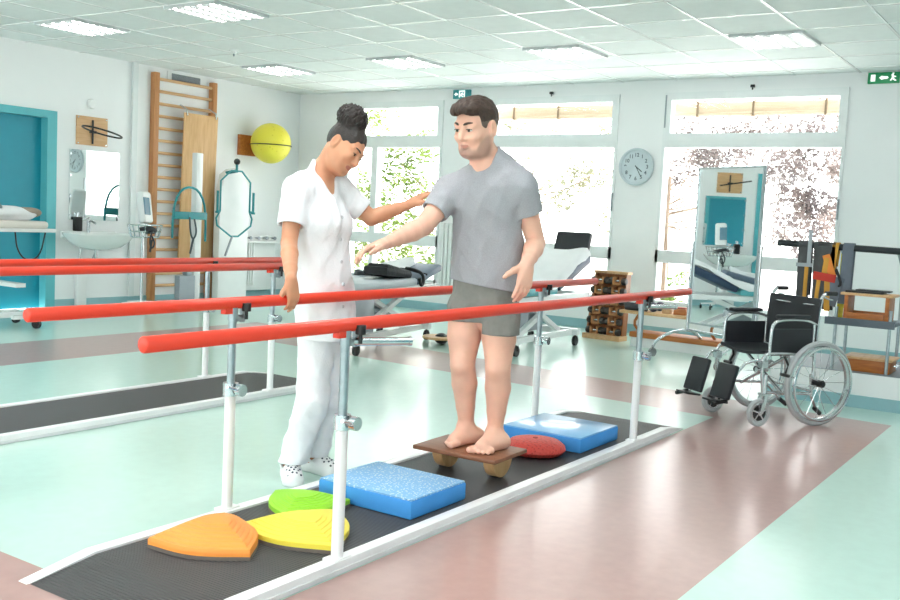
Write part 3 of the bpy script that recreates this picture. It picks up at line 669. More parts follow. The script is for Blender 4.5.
for i in range(6):
    for s in (-1, 1):
        z = .7-i*.121; y = s*.115
        m = MB(); o = rk(y, z, .055)
        for q in (-.045, .045): m.box(o+Vector((-.005, q, .01)), (.1, .018, .085), bev=.004)
        m.box(o+Vector((-.0, 0, -.03)), (.1, .1, .02)); m.build('cradle', BEECHZ, t)
        lab = 'dark dumbbell in the %s row of the wooden rack, %s column' % (rows[i], 'left' if s > 0 else 'right')
        R_ = Matrix.Rotation(-.08, 3, 'Z'); loc = Vector((DRX, DRY, 0)) + R_ @ (o+Vector((-.015, 0, .005)))
        if db0 is None:
            db0 = thing('dumbbell', lab, 'dumbbell', loc, -.08, DBG)
            MB().cyl((0, -.07, 0), (0, .07, 0), .014).build('grip', CHROME, db0)
            for q in (-1, 1):
                h = MB(); h.lathe([(.001, -.035), (.034, -.03), (.043, -.015), (.043, .015), (.034, .03), (.001, .035)], (0, q*.085, 0), (0, 1, 0), n=16); h.build('head', DH, db0)
        else: dup(db0, loc, -.08, lab, DBG)
# ------------------------------------------------------------------ low bench with weights
BX, BY, BR = 10.47, 3.97, -.06
t = thing('low_bench', 'low two-tier wooden bench along the wall behind the standing mirror', 'bench', (BX, BY, 0), BR)
MB().bb(-.16, .16, -.62, .6, .37, .405, bev=.006).build('top_board', BEECH, t)
MB().bb(-.17, .16, -.62, .45, .11, .17, bev=.006).build('lower_board', OAK, t)
MB().bb(-.14, .14, -.6, .44, 0, .11).build('kick_panel', WHITEM, t)
for y in (-.5, .42):
    m = MB(); m.tube([(0, y, .17), (-.1, y+.02, .26), (0, y, .37)], .016, smooth=1); m.build('leg', OAK, t)
def onB(x, y, z):
    v = Matrix.Rotation(BR, 3, 'Z') @ Vector((x, y, 0)); return (BX+v.x, BY+v.y, z)
BLUEB = mat('navy_rubber_weight', (48, 62, 84), .5, var=.1)
for k, (y, lab) in enumerate(((.42, 'navy hand weight at the left end of the low bench, farther from mirror'), (.24, 'navy hand weight on the low bench next to the wooden blocks'))):
    w = thing('hand_weight', lab, 'dumbbell', onB(.06, y, .405), BR, 'navy hand weights on the bench')
    m = MB(); m.cyl((-.09, 0, .055), (.09, 0, .055), .016); m.build('grip', CHROME, w)
    for q in (-1, 1): MB().lathe([(.001, -.04), (.045, -.035), (.055, -.01), (.055, .01), (.045, .035), (.001, .04)], (q*.09, 0, .055), (1, 0, 0), n=18).build('head', BLUEB, w)
w = thing('foam_roll', 'dark grey foam roll lying on the left end of the low bench', 'foam roll', onB(-.09, .42, .405), BR)
MB().cyl((0, -.13, .045), (0, .13, .045), .045, n=20).build('roll', mat('dark_foam', (64, 66, 70), .8), w)
for k, (y, L_, c, lab) in enumerate(((.06, .1, BEECH, 'pale wooden block on the low bench left of the mirror post'), (-.1, .14, OAK, 'orange wooden block on the low bench nearest the mirror post'))):
    w = thing('wooden_block', lab, 'block', onB(-.04, y, .405), BR+.2); MB().bb(-.06, .06, -L_/2, L_/2, 0, .07, bev=.006).build('block', c, w)
    MB().bb(-.05, .05, -L_/2+.01, L_/2-.01, .07, .085, bev=.004).build('pad', mat('brick_pad', (176, 92, 78), .7), w)
# ------------------------------------------------------------------ standing mirror
MX, MY, MRZ = 9.91, 3.25, -math.radians(28.0)   # the glass faces local -x
t = thing('standing_mirror', 'tall rectangular mirror on a wheeled tubular stand beside the wheelchair', 'mirror', (MX, MY, 0), MRZ)
HW, Z0, Z1 = .445, .37, 2.0
MB().bb(-.004, .004, -HW, HW, Z0, Z1).build('glass', MIRROR, t)
m = MB()
m.bb(-.012, .022, -HW-.018, -HW, Z0-.018, Z1+.018); m.bb(-.012, .022, HW, HW+.018, Z0-.018, Z1+.018); m.bb(-.012, .022, -HW, HW, Z0-.018, Z0); m.bb(-.012, .022, -HW, HW, Z1, Z1+.018); m.build('frame', mat('silver_frame', (196, 204, 208), .3, .7), t)
MB().bb(.005, .02, -HW+.002, HW-.002, Z0+.002, Z1-.002).build('backing_board', GREYM, t)
for s in (-1, 1):
    m = MB(); y = s*(HW+.045); m.cyl((.0, y, .28), (.0, y, 1.2), .017); m.cyl((0, y, 1.17), (0, s*HW, 1.17), .012); m.cyl((0, y-.0, 1.2), (0, y, 1.23), .022); m.build('post', CHROME, t)
    m = MB(); m.tube([(-.46, y, .1), (-.42, y, .17), (-.25, y, .25), (0, y, .28), (.12, y, .25), (.22, y, .16), (.24, y, .1)], .016, smooth=1); m.build('foot_tube', CHROME, t)
    for x in (-.46, .24): castor((x, y, 0), .045, (0, 1, 0)).build('castor', RUBBER, t)
m = MB(); m.cyl((0.0, -HW-.045, .28), (0., HW+.045, .28), .014); m.build('cross_tube', CHROME, t)
# ------------------------------------------------------------------ plinth and rack at right
m = MB(); m.bb(8.25, 9.35, YR, 2.25, 0, .275); struct('trim_3', m, WALL)
m = MB(); m.bb(8.236, 8.252, YR, 2.264, 0, .1); m.bb(8.252, 9.35, 2.248, 2.264, 0, .1); struct('baseboard_plinth', m, COVE)
MB().bb(8.26, 9.34, YR+.02, 2.24, .274, .279).build('trim_4', mat('plinth_top', (120, 132, 138), .5, var=.04)); bpy.data.objects['trim_4']['kind'] = 'structure'
RX = 8.45; ZP = .279
t = thing('equipment_rack', 'grey metal rack with a black top bar behind the wheelchair', 'rack', (RX, 1.55, ZP))
def bbW(t, name, m, *a, bev=0.): MB().bb(*a, bev=bev).build(name, m, t, world=True)
b = MB(); b.tube([(RX, 2.32, 1.283), (RX, 2.3, 1.283), (RX, .55, 1.245)], .027, n=14); b.build('top_bar', mat('dark_bar', (44, 50, 54), .45, .3), t, world=True)
for y, x in ((1.78, RX-.12), (1.78, RX+.3), (1.37, RX-.12), (1.37, RX+.3), (.62, RX+.3)):
    for _ in (0,):
        z1 = .74 if (x < RX and y > .7) or x > RX else .74
        b = MB(); b.cyl((x, y, ZP), (x, y, z1+.05 if x < RX else 1.1), .013); b.build('upright', STEEL, t, world=True)
b = MB(); b.bb(RX-.14, RX+.32, 1.33, 1.86, .66, .69, bev=.005); b.bb(RX-.15, RX-.13, 1.33, 1.86, .645, .705); b.build('shelf', mat('slate_shelf', (92, 104, 114), .4, .2), t, world=True)
b = MB()
for y in (1.8, 1.37, .62): b.beam((RX+.3, y, 1.09), (RX, y, 1.25), .02, .02)
b.build('bar_bracket', STEEL, t, world=True)
# things hanging from the bar
def strapthing(name, label, cat, y, w, L_, c, tilt=0., extra=None, grp='straps hanging from the black bar'):
    t = thing(name, label, cat, (RX, y, 1.27), 0, grp)
    b = MB(); b.tube([(.045*math.cos(q), 0, .0+.045*math.sin(q)) for q in [PI*i/8-.0 for i in range(9)]], .001, n=4)
    b = MB()
    path = [(-.036, -L_), (-.036, 0)]+[(-.036*math.cos(q), .036*math.sin(q)) for q in [PI*i/8 for i in range(9)]]+[(.036, 0), (.036, -L_*.8)]
    vs = []; n = len(path)
    for x, z in path:
        for yy in (-w/2, w/2): vs.append((x, yy+tilt*z, z))
    for x, z in path:
        for yy in (-w/2, w/2): vs.append((x*1.12-(.004 if x < 0 else -.004), yy+tilt*z, z*1.0+(.004 if z > 0 else 0)))
    fs = []
    for i in range(n-1):
        a = 2*i; fs.append((a, a+1, a+3, a+2)); fs.append((2*n+a+2, 2*n+a+3, 2*n+a+1, 2*n+a)); fs.append((a, a+2, 2*n+a+2, 2*n+a)); fs.append((a+3, a+1, 2*n+a+1, 2*n+a+3))
    fs += [(1, 0, 2*n, 2*n+1), (2*n-2, 2*n-1, 4*n-1, 4*n-2)]
    b.add(vs, fs); b.build('webbing', c, t); return t
DW = mat('dark_webbing', (72, 74, 76), .8, var=.15, bump=.4, bs=40); GW = mat('grey_webbing', (104, 112, 124), .8, var=.12, bump=.4, bs=40)
YO = mat('ochre_webbing', (206, 150, 60), .8, var=.15, bump=.3, bs=30); RW = mat('red_webbing', (190, 52, 40), .7, var=.08)
a = strapthing('harness', 'dark webbing harness with a white buckle at the left end of black bar', 'harness', 2.09, .1, .52, DW, .02)
m = MB(); m.box((-.052, -.01, -.16), (.015, .13, .03)); m.box((-.054, -.045, -.02), (.012, .03, .3)); m.build('buckle', GREYM, a); m = MB(); m.box((-.05, -.03, -.34), (.014, .03, .34), bev=.003); m.build('ochre_tape', YO, a)
a = strapthing('harness', 'wide dark harness with ochre tapes and a red band, middle of the black bar', 'harness', 1.93, .17, .52, DW, .03)
m = MB(); m.box((-.052, -.02, -.17), (.014, .04, .16), R3('X', .1)); m.box((-.052, .03, -.38), (.014, .03, .24), R3('X', .06)); m.box((-.052, -.05, -.4), (.014, .045, .26), R3('X', -.05)); m.build('ochre_tape', YO, a)
m = MB(); m.box((-.06, -.02, -.25), (.014, .18, .065), R3('X', .12)); m.build('red_band', RW, a)
a = strapthing('sling', 'loose orange and grey sling with a black hook hanging beside the wide grey strap', 'sling', 1.845, .05, .2, YO, -.08)
m = MB(); m.box((-.05, .03, -.17), (.014, .06, .22), R3('X', -.35), bev=.003); m.build('orange_pad', mat('orange_pad', (222, 132, 52), .6), a)
m = MB(); m.tube([(-.05, -.02, -.18), (-.06, -.05, -.24), (-.06, -.07, -.3), (-.05, -.05, -.32)], .011, smooth=1); m.build('hook', BLACKP, a)
m = MB(); m.box((-.05, -.005, -.36), (.016, .12, .24), R3('X', .25), bev=.004); m.build('grey_pad', GW, a)
strapthing('strap', 'wide blue-grey strap hanging alone left of the wooden step stool', 'strap', 1.745, .085, .46, GW, -.02)
a = strapthing('band_loop', 'yellow and black striped band hanging just behind the wheelchair push handle', 'band', 1.66+.24, .05, .62, mat('yellow_band', (226, 212, 70), .6, var=.2, vs=30), 0)
a.location = (RX+.09, 1.79, 1.262)
# wooden step on shelf
def stepstool(label, loc, rz, h=.2):
    t = thing('wooden_step', label, 'step stool', loc, rz)
    for y in (-.155, .155): MB().bb(-.13, .13, y-.014, y+.014, .0, h, bev=.003).build('side', OAK, t)
    MB().bb(-.14, .14, -.2, .2, h, h+.022, bev=.004).build('top', BEECH, t)
    MB().bb(-.15, -.12, -.141, .141, .0, .065, bev=.003).build('front_rail', OAK, t)
    MB().bb(.1, .13, -.141, .141, .0, .065, bev=.003).build('back_rail', OAK, t)
    return t
stepstool('orange wooden step stool on the grey rack shelf behind the wheelchair', (RX+.02, 1.56, .69), 0)
t = thing('foot_plate', 'flat black rubber plate resting on the wooden step on the rack', 'plate', (RX+.0, 1.6, .912)); MB().bb(-.1, .1, -.15, .13, 0, .016, bev=.004).build('plate', BLACKP, t); MB().bb(-.07, .07, -.2, .06, .016, .028, bev=.004).build('upper_plate', BLACKV, t)
t = thing('wooden_box', 'low orange wooden box on the floor plinth beneath the rack shelf', 'box', (RX+.05, 1.52, ZP))
MB().bb(-.15, .15, -.17, .17, .0, .1, bev=.004).build('body', OAK, t); MB().bb(-.17, .17, -.19, .19, .1, .118, bev=.003).build('lid', BEECH, t)
for y in (-.185, .185): MB().tube([(-.05, y, .06), (-.05, y*1.12, .06), (.05, y*1.12, .06), (.05, y, .06)], .006).build('handle', CHROME, t)
# dark headrest at the very right edge
t = thing('leg_trainer', 'dark padded frame on the rack plinth cut by the right edge of the photo', 'exercise machine', (8.5, 1.13, ZP))
m = MB(); m.box((0, -.03, .75), (.06, .22, .3), Matrix.Rotation(.15, 3, 'Y'), bev=.03); m.build('pad', NAVY, t); m = MB(); m.tube([(.05, .09, 0), (.05, .09, .55), (.03, .06, .75), (.04, -.03, .92), (.05, -.14, .75), (.05, -.14, 0)], .012, smooth=1); m.build('frame', STEEL, t)
# ------------------------------------------------------------------ wheelchair
fw = Vector((math.cos(math.radians(147)), math.sin(math.radians(147)), 0)); wa = math.atan2(fw.y, fw.x)
wl = Vector((-fw.y, fw.x, 0))
pn = onz(815, 425.5, 0)            # near rear tyre contact
WO = Vector((pn.x, pn.y, 0)) - wl*.31
t = thing('wheelchair', 'black and chrome wheelchair standing empty on the brown floor band', 'wheelchair', WO, wa)
TY = mat('grey_tyre', (176, 180, 182), .6, var=.05); SIL = mat('silver_paint', (206, 210, 213), .22, .8, var=.03)
RW_ = .305
for s in (-1, 1):
    y = s*.31; w = MB(); w.lathe([(RW_-.03, -.016), (RW_-.012, -.02), (RW_, -.01), (RW_, .01), (RW_-.012, .02), (RW_-.03, .016), (RW_-.03, -.016)], (0, y, RW_), (0, 1, 0), n=56)
    wh = w.build('rear_wheel', TY, t)
    r = MB(); r.lathe([(RW_-.052, -.012), (RW_-.03, -.014), (RW_-.029, .014), (RW_-.052, .012), (RW_-.052, -.012)], (0, y, RW_), (0, 1, 0), n=56); r.build('wheel_rim', SIL, wh)
    sp = MB()
    for k in range(16):
        q = 2*PI*k/16; q2 = q+(.35 if k % 2 else -.35); o = s*.02 if k % 4 < 2 else -s*.02
        sp.cyl((.03*math.cos(q2), y+o, RW_+.03*math.sin(q2)), ((RW_-.05)*math.cos(q), y, RW_+(RW_-.05)*math.sin(q)), .0022, n=5)
    sp.build('spokes', CHROME, wh)
    hr = MB(); hr.tube([((RW_-.045)*math.cos(q), y+s*.045, RW_+(RW_-.045)*math.sin(q)) for q in [2*PI*i/48 for i in range(48)]], .009, n=8, closed=True)
    for k in range(6):
        q = 2*PI*k/6+.2; hr.cyl(((RW_-.045)*math.cos(q), y+s*.045, RW_+(RW_-.045)*math.sin(q)), ((RW_-.042)*math.cos(q), y+s*.008, RW_+(RW_-.042)*math.sin(q)), .006, n=6)
    hr.build('hand_rim', SIL, wh)
    hb = MB(); hb.cyl((0, y-.04, RW_), (0, y+.04, RW_), .026); hb.cyl((0, y+s*.03, RW_), (0, y+s*.05, RW_), .018); hb.build('hub', BLACKP, wh)
    # castor
    cx, cy_, cr = .47, s*.25, .098
    c = MB(); c.lathe([(cr-.028, -.015), (cr-.01, -.019), (cr, -.009), (cr, .009), (cr-.01, .019), (cr-.028, .015), (cr-.028, -.015)], (cx, cy_, cr), (0, 1, 0), n=36); cw = c.build('front_castor', TY, t)
    c = MB(); c.lathe([(cr-.04, -.012), (cr-.028, -.013), (cr-.028, .013), (cr-.04, .012), (cr-.04, -.012)], (cx, cy_, cr), (0, 1, 0), n=36); c.cyl((cx, cy_-.022, cr), (cx, cy_+.022, cr), .02)
    for k in range(5):
        q = 2*PI*k/5+.3; c.beam((cx, cy_, cr), (cx+(cr-.035)*math.cos(q), cy_, cr+(cr-.035)*math.sin(q)), .011, .024, up=(0, 1, 0))
    c.build('spokes', SIL, cw)
    c = MB(); c.cyl((cx, cy_-.008, cr), (cx, cy_+.008, cr), cr-.038, n=30); c.build('hub_disc', BLACKP, cw)
    c = MB()
    for q in (-.03, .03): c.beam((cx, cy_+q, cr), (cx-.04, cy_+q, cr*2+.03), .006, .03)
    c.box((cx-.04, cy_, cr*2+.03), (.05, .07, .015)); c.cyl((cx-.04, cy_, cr*2+.03), (cx-.04, cy_, cr*2+.17), .017); c.build('castor_fork', SIL, t)
    # side frame
    y = s*.25; f = MB(); T = .0125
    f.tube([(.0, y, .2), (.0, y, .60), (-.02, y, .90), (-.05, y, .945), (-.14, y, .945)], T, smooth=1)
    f.tube([(.02, y, .5), (.40, y, .52), (.46, y, .5), (.47, y, .42), (.44, y, .2)], T, smooth=1)
    f.tube([(.0, y, .22), (.42, y, .24)], T); f.tube([(0, y, .305), (0.0, s*.30, .305)], .016)
    f.tube([(.02, y, .36), (-.0, y, .23)], T); f.build('side_frame', SIL, t)
    a = MB(); a.tube([(.0, y, .72), (.1, y, .755), (.34, y, .755), (.40, y, .72), (.41, y, .64), (.41, y, .5)], .0115, smooth=2); a.tube([(.02, y, .53), (.02, y, .73)], .0105); a.build('armrest_tube', SIL, t)
    MB().box((.22, y, .777), (.29, .05, .026), bev=.01).build('armrest_pad', BLACKV, t)
    MB().bb(.035, .395, y-.006, y+.006, (.5), .69, bev=.003).build('skirt_guard', BLACKV, t)
    MB().tube([(-.06, y, .945), (-.16, y, .945)], .017).build('push_handle', BLACKP, t)
    br = MB(); br.tube([(-.13, y-.0, .90), (-.09, y, .905), (-.045, y, .92)], .006); br.build('back_brace', SIL, t); br = MB(); br.tube([(.3, y+s*.03, .5), (.27, y+s*.045, .43), (.31, y+s*.05, .36)], .009); br.cyl((.31, s*.27, .37), (.31, s*.345, .37), .012); br.build('brake_lever', BLACKP, t)
    # leg rest
    g = MB(); yl = s*.16; g.tube([(.45, y, .46), (.52, y*.95, .47), (.6, yl*1.2, .43), (.71, yl*1.25, .24), (.73, yl*1.25, .18)], .0115, smooth=1); g.box((.46, y, .44), (.05, .045, .05)); g.build('legrest_tube', SIL, t)
    g = MB(); g.box((.705, yl*.95, .31), (.035, .195, .25), Matrix.Rotation(-.28, 3, 'Y') @ R3('Z', 0), bev=.012); g.build('calf_pad', BLACKV, t)
    g = MB(); g.box((.775, yl*.95, .175), (.11, .15, .014), Matrix.Rotation(-.12, 3, 'Y'), bev=.004); g.cyl((.72, yl*1.3, .18), (.84, yl*1.3, .165), .014); g.build('footplate', BLACKP, t)
# cross brace, seat, back
m = MB(); m.tube([(.22, -.25, .22), (.24, .25, .5)], .012); m.tube([(.26, .25, .22), (.24, -.25, .5)], .012); m.cyl((.2, 0, .36), (.3, 0, .36), .018); m.tube([(-.0, -.25, .24), (.0, .25, .24)], .009); m.build('cross_brace', SIL, t)
m = MB(); nx, ny = 6, 10
def sag(u): return -.03*math.sin(PI*u)
vs = [(.02+.42*i/nx, -.245+.49*j/ny, .525+sag(j/ny)+.01*(i/nx)-dz) for dz in (0, .02) for i in range(nx+1) for j in range(ny+1)]
o = (nx+1)*(ny+1); fs = []
for i in range(nx):
    for j in range(ny):
        a = i*(ny+1)+j; fs.append((a, a+ny+1, a+ny+2, a+1)); fs.append((o+a, o+a+1, o+a+ny+2, o+a+ny+1))
for i in range(nx):
    for j in (0, ny): a = i*(ny+1)+j; fs.append((a, a+ny+1, o+a+ny+1, o+a))
for j in range(ny):
    for i in (0, nx): a = i*(ny+1)+j; fs.append((a, a+1, o+a+1, o+a))
m.add(vs, fs); m.build('seat_sling', BLACKV, t)
m = MB(); vs = []
for dx in (0, .022):
    for i in range(7):
        for j in range(11):
            z = .53+.375*i/6; vs.append((.012-.03*max(0, (z-.6)/.3)-.035*math.sin(PI*j/10)-dx+.012, -.26+.52*j/10, z))
o = 77; fs = []
for i in range(6):
    for j in range(10):
        a = i*11+j; fs.append((a, a+1, a+12, a+11)); fs.append((o+a, o+a+11, o+a+12, o+a+1))
for i in range(6):
    for j in (0, 10): a = i*11+j; fs.append((a, a+11, o+a+11, o+a))
for j in range(10):
    for i in (0, 6): a = i*11+j; fs.append((a, a+1, o+a+1, o+a))
m.add(vs, fs); m.build('back_sling', BLACKV, t)
m = MB(); m.tube([(-.015, -.25, .86), (-.05, 0, .85), (-.015, .25, .86)], .008); m.cyl((-.12, -.18, .09), (-.0, -.24, .22), .01); m.cyl((-.12, .18, .09), (-.0, .24, .22), .01); m.build('tipping_bars', SIL, t)
for s in (-1, 1): MB().cyl((-.165, s*.175, .055), (-.1, s*.185, .1), .017).build('tip_foot', BLACKP, t)
# ------------------------------------------------------------------ parallel bars
MATB = mat('ribbed_black_mat', (60, 60, 62), .5, var=.08, bump=.0)
nt = MATB.node_tree; wv = nt.nodes.new('ShaderNodeTexWave'); wv.wave_type = 'BANDS'; wv.bands_direction = 'X'; wv.inputs['Scale'].default_value = 22; wv.inputs['Distortion'].default_value = .0
tc = [n for n in nt.nodes if n.type == 'TEX_COORD'][0]; nt.links.new(tc.outputs['Object'], wv.inputs['Vector'])
bp = nt.nodes.new('ShaderNodeBump'); bp.inputs['Strength'].default_value = .5; bp.inputs['Distance'].default_value = .004; nt.links.new(wv.outputs['Fac'], bp.inputs['Height']); nt.links.new(bp.outputs['Normal'], nt.nodes['Principled BSDF'].inputs['Normal'])
PW = mat('post_white', (240, 241, 242), .3, var=.03)
PLAT = .045
def bars(label, x0, x1, y0, y1, posts, rails, zr, levers):
    t = thing('parallel_bars', label, 'parallel bars', (x0, (y0+y1)/2, 0))
    rp = .28
    def slab(name, a, b, h, m, bev=0., inset=0.):
        mb = MB(); pr = [(x0+inset, 0.001), (x1-inset, 0.001), (x1-rp-.02, h), (x0+rp, h)]
        mb.prism(pr, (0, a, 0), (1, 0, 0), (0, 0, 1), (0, b-a, 0)); return mb.build(name, m, t, world=True, bev=bev)
    slab('walking_mat', y0+.06, y1-.06, PLAT-.006, MATB, inset=.012)
    for a, b, s in ((y0, y0+.058, -1), (y1-.058, y1, 1)):
        slab('edge_rail', a, b, PLAT+.004, PW, .004)
        mb = MB(); c = y0-.006 if s < 0 else y1-.004; mb.bb(x0+rp, x1-rp, c, c+.01, .002, .02); mb.build('side_flange', mat('flange_white', (222, 224, 226), .4), t, world=True)
    for s, yy, zz in ((-1, y0+.035, zr[0]), (1, y1-.01, zr[1])):
        for k, xp in enumerate(posts[0 if s < 0 else 1]):
            p = MB(); p.cyl((xp, yy, PLAT), (xp, yy, .58), .0235, n=20); po = p.build('post', PW, t, world=True)
            f = MB(); f.bb(xp-.05, xp+.05, yy-.03, yy+.03, PLAT, PLAT+.01, bev=.003); f.build('foot_plate', PW, po, world=True)
            f = MB(); f.cyl((xp, yy, .56), (xp, yy, zz-.06), .0175, n=16); f.build('inner_tube', STEEL, po, world=True)
            f = MB(); f.cyl((xp, yy, .545), (xp, yy, .60), .033, n=18); f.cyl((xp, yy, .57), (xp, yy-.075*s*-1 if False else yy-.07, .575), .014); f.cyl((xp, yy-.05, .575), (xp, yy-.075, .575), .026); f.cyl((xp-.0, yy-.06, .575), (xp-.09, yy-.075, .6), .007); f.cyl((xp+.06, yy, .575), (xp, yy, .575), .012); f.build('clamp_collar', CHROME, po, world=True)
            f = MB(); f.cyl((xp, yy, zz-.075), (xp, yy, zz-.02), .021); f.beam((xp, yy, zz-.065), (xp+.06, yy, zz-.065), .035, .03, bev=.004); f.cyl((xp+.055, yy, zz-.085), (xp+.055, yy, zz-.02), .011); f.build('rail_bracket', STEEL, po, world=True)
            f = MB(); f.cyl((xp+.05, yy-.03, zz-.035), (xp+.05, yy-.03, zz+.0), .02, n=14); f.cyl((xp+.05, yy-.03, zz-.07), (xp+.05, yy-.03, zz-.03), .008, n=10); f.build('lock_knob', BLACKP, po, world=True)
            if levers and s < 0:
                f = MB(); e = Vector((xp+.03, yy, zz-.065)); e2 = e+Vector(levers); f.cyl(e, e2, .0165, n=14); f.cyl(e2, e2+Vector(levers).normalized()*.012, .019, n=14); f.build('adjusting_tube', CHROME, po, world=True)
    for (a, b), yy, zz in zip(rails, (y0+.035, y1-.01), zr):
        r = MB(); r.tube([(a, yy, zz), (a+.006, yy, zz), (b-.006, yy, zz), (b, yy, zz)], [.018, .0255, .0255, .018], n=24)
        r.build('handrail', RED, t, world=True, ang=60)
        for xp in posts[0 if yy < (y0+y1)/2 else 1]:
            q = MB(); q.beam((xp-.03, yy, zz-.045), (xp-.03, yy, zz-.02), .03, .05); q.build('rail_stub', RED, t, world=True)
bars('near parallel bars with two long red handrails over a black walking mat, man inside', 1.95, 6.36, 2.28, 3.085, ((2.775, 5.56), (2.93, 5.68)), ((1.85, 6.36), (1.965, 6.5)), (.937, .945), (.2, -.12, .0))
bars('farther set of red parallel bars with its own black mat, behind the woman', 1.6, 5.83, 4.905, 5.68, ((2.2, 5.09), (2.2, 5.13)), ((1.2, 5.72), (1.2, 5.95)), (.946, .938), None)
# ------------------------------------------------------------------ balance stones, pads, disc
ZM = PLAT-.006
def rtri(R, n=72, rnd=.5, asym=(1, 1, 1)):
    pts = []
    for i in range(n):
        q = 2*PI*i/n; k = min(range(3), key=lambda k: abs((q-2*PI*k/3+PI) % (2*PI)-PI)); d = (q-2*PI*k/3+PI) % (2*PI)-PI
        tri = .5/max(.5, math.cos(PI/3-abs(d))) ; r = R*(tri*(1-rnd)+rnd*.78)*1.0
        pts.append((r*math.cos(q)*asym[k], r*math.sin(q)*asym[k]))
    return pts
def stone(name, label, rgb, loc, rz, R, h, apex):
    t = thing(name, label, 'balance stone', loc, rz, 'balance stones on the black mat')
    o = rtri(R); n = len(o); ax, ay = apex; K = 7; vs = []; prof = [(1.0, .012), (1.0, .02)]
    for k in range(K):
        s0 = 1-k*.105; s1 = s0-.022; s2 = 1-(k+1)*.105
        z0 = .03+(h-.03)*((k+.0)/K)**.8; z1 = .03+(h-.03)*((k+.75)/K)**.8; z2 = .03+(h-.03)*((k+1)/K)**.8
        prof += [(s0, z0+.004), (s1, z1), (s2+.012, z2)]
    prof += [(.2, h+.002), (.06, h+.003)]
    for s, z in prof:
        w = (1-s)
        for x, y in o: vs.append((x*s+ax*w, y*s+ay*w, z))
    m = MB(); k = len(prof); fs = [(i*n+j, i*n+(j+1) % n, (i+1)*n+(j+1) % n, (i+1)*n+j) for i in range(k-1) for j in range(n)]
    fs += [tuple(range(n-1, -1, -1)), tuple(range((k-1)*n, k*n))]; m.add(vs, fs)
    m.build('stepped_shell', mat(name+'_'+str(rgb[0])+'_plastic', rgb, .5, var=.03, bump=.1, bs=200), t, ang=35)
    m = MB(); m.prism([(x*1.008, y*1.008) for x, y in o], (0, 0, 0), (1, 0, 0), (0, 1, 0), (0, 0, .014)); m.build('rubber_rim', mat('stone_rim', (108, 98, 92), .8), t)
def cen(a, b, c): return sum((onz(*p, z) for p, z in (a, b, c)), Vector())/3
stone('balance_stone', 'orange stepped triangular balance stone, leftmost on the black mat', (246, 152, 62), (2.588, 2.79, ZM), math.radians(262), .272, .098, (-.02, .03))
stone('balance_stone', 'yellow stepped triangular balance stone beside the front post', (238, 218, 76), (2.91, 2.615, ZM), math.radians(248), .298, .075, (-.02, .02))
stone('balance_stone', 'green stepped triangular balance stone behind the yellow one', (148, 214, 50), (3.17, 2.85, ZM), math.radians(200), .236, .07, (0, 0))
def foam(name, label, x0, x1, y0, y1, h, rz, speck):
    t = thing(name, label, 'foam pad', ((x0+x1)/2, (y0+y1)/2, ZM), rz, 'blue foam pads on the mat')
    w, d = (x1-x0)/2, (y1-y0)/2
    m = MB(); m.bb(-w, w, -d, d, 0, h, bev=.012); m.build('foam_block', mat('blue_foam', (66, 150, 224), .75, var=.05, bump=.2, bs=180), t)
    m = MB(); m.bb(-w+.006, w-.006, -d+.006, d-.006, h-.004, h+.006, bev=.004); m.build('top_surface', dotted('blue_speckled_sheen_foam', (128, 178, 220), (206, 224, 230), 70, .24, .6, .6) if speck else mat('blue_foam_sheen_top', (120, 182, 232), .28, var=.03, coat=.6, crough=.12), t)  # tops paler than the block, white reflection painted into colour and speckles
foam('foam_pad', 'thick blue balance pad with speckled top behind the green stone', 3.35, 3.79, 2.39, 2.925, .085, 0, True)
foam('foam_pad', 'blue balance pad with smooth shiny top beyond the red disc', 5.01, 5.53, 2.40, 2.93, .085, .0, False)
t = thing('balance_disc', 'red studded inflatable balance cushion between the man and the far blue pad', 'balance cushion', (4.83, 2.60, ZM))
m = MB(); m.lathe([(.001, .0), (.1, .0), (.155, .012), (.175, .035), (.17, .055), (.14, .078), (.08, .09), (.001, .092)], n=56); m.build('cushion', dotted('red_studded_rubber', (206, 66, 56), (176, 44, 38), 62, .25, .5, .5), t)
MB().cyl((.0, .0, .088), (.0, .0, .0945), .014).build('valve', mat('dark_red_rubber', (150, 40, 36), .6), t)
# rocker board
BZ = .118
t = thing('rocker_board', 'brown wooden rocker board the barefoot man is standing on', 'rocker board', (4.2, 2.64, ZM), .03)
MB().bb(-.17, .17, -.245, .245, BZ, BZ+.022, bev=.005).build('deck', WALNUT, t)
for y in (-.14, .17):
    m = MB(); arc = [(.105*math.cos(q), BZ-BZ*math.sin(q)) for q in [PI*i/20 for i in range(21)]]
    m.prism(arc, (.05, y-.03, 0), (1, 0, 0), (0, 0, 1), (0, .06, 0)); m.build('rocker', PLY, t, bev=.003)
DECK = ZM+BZ+.022
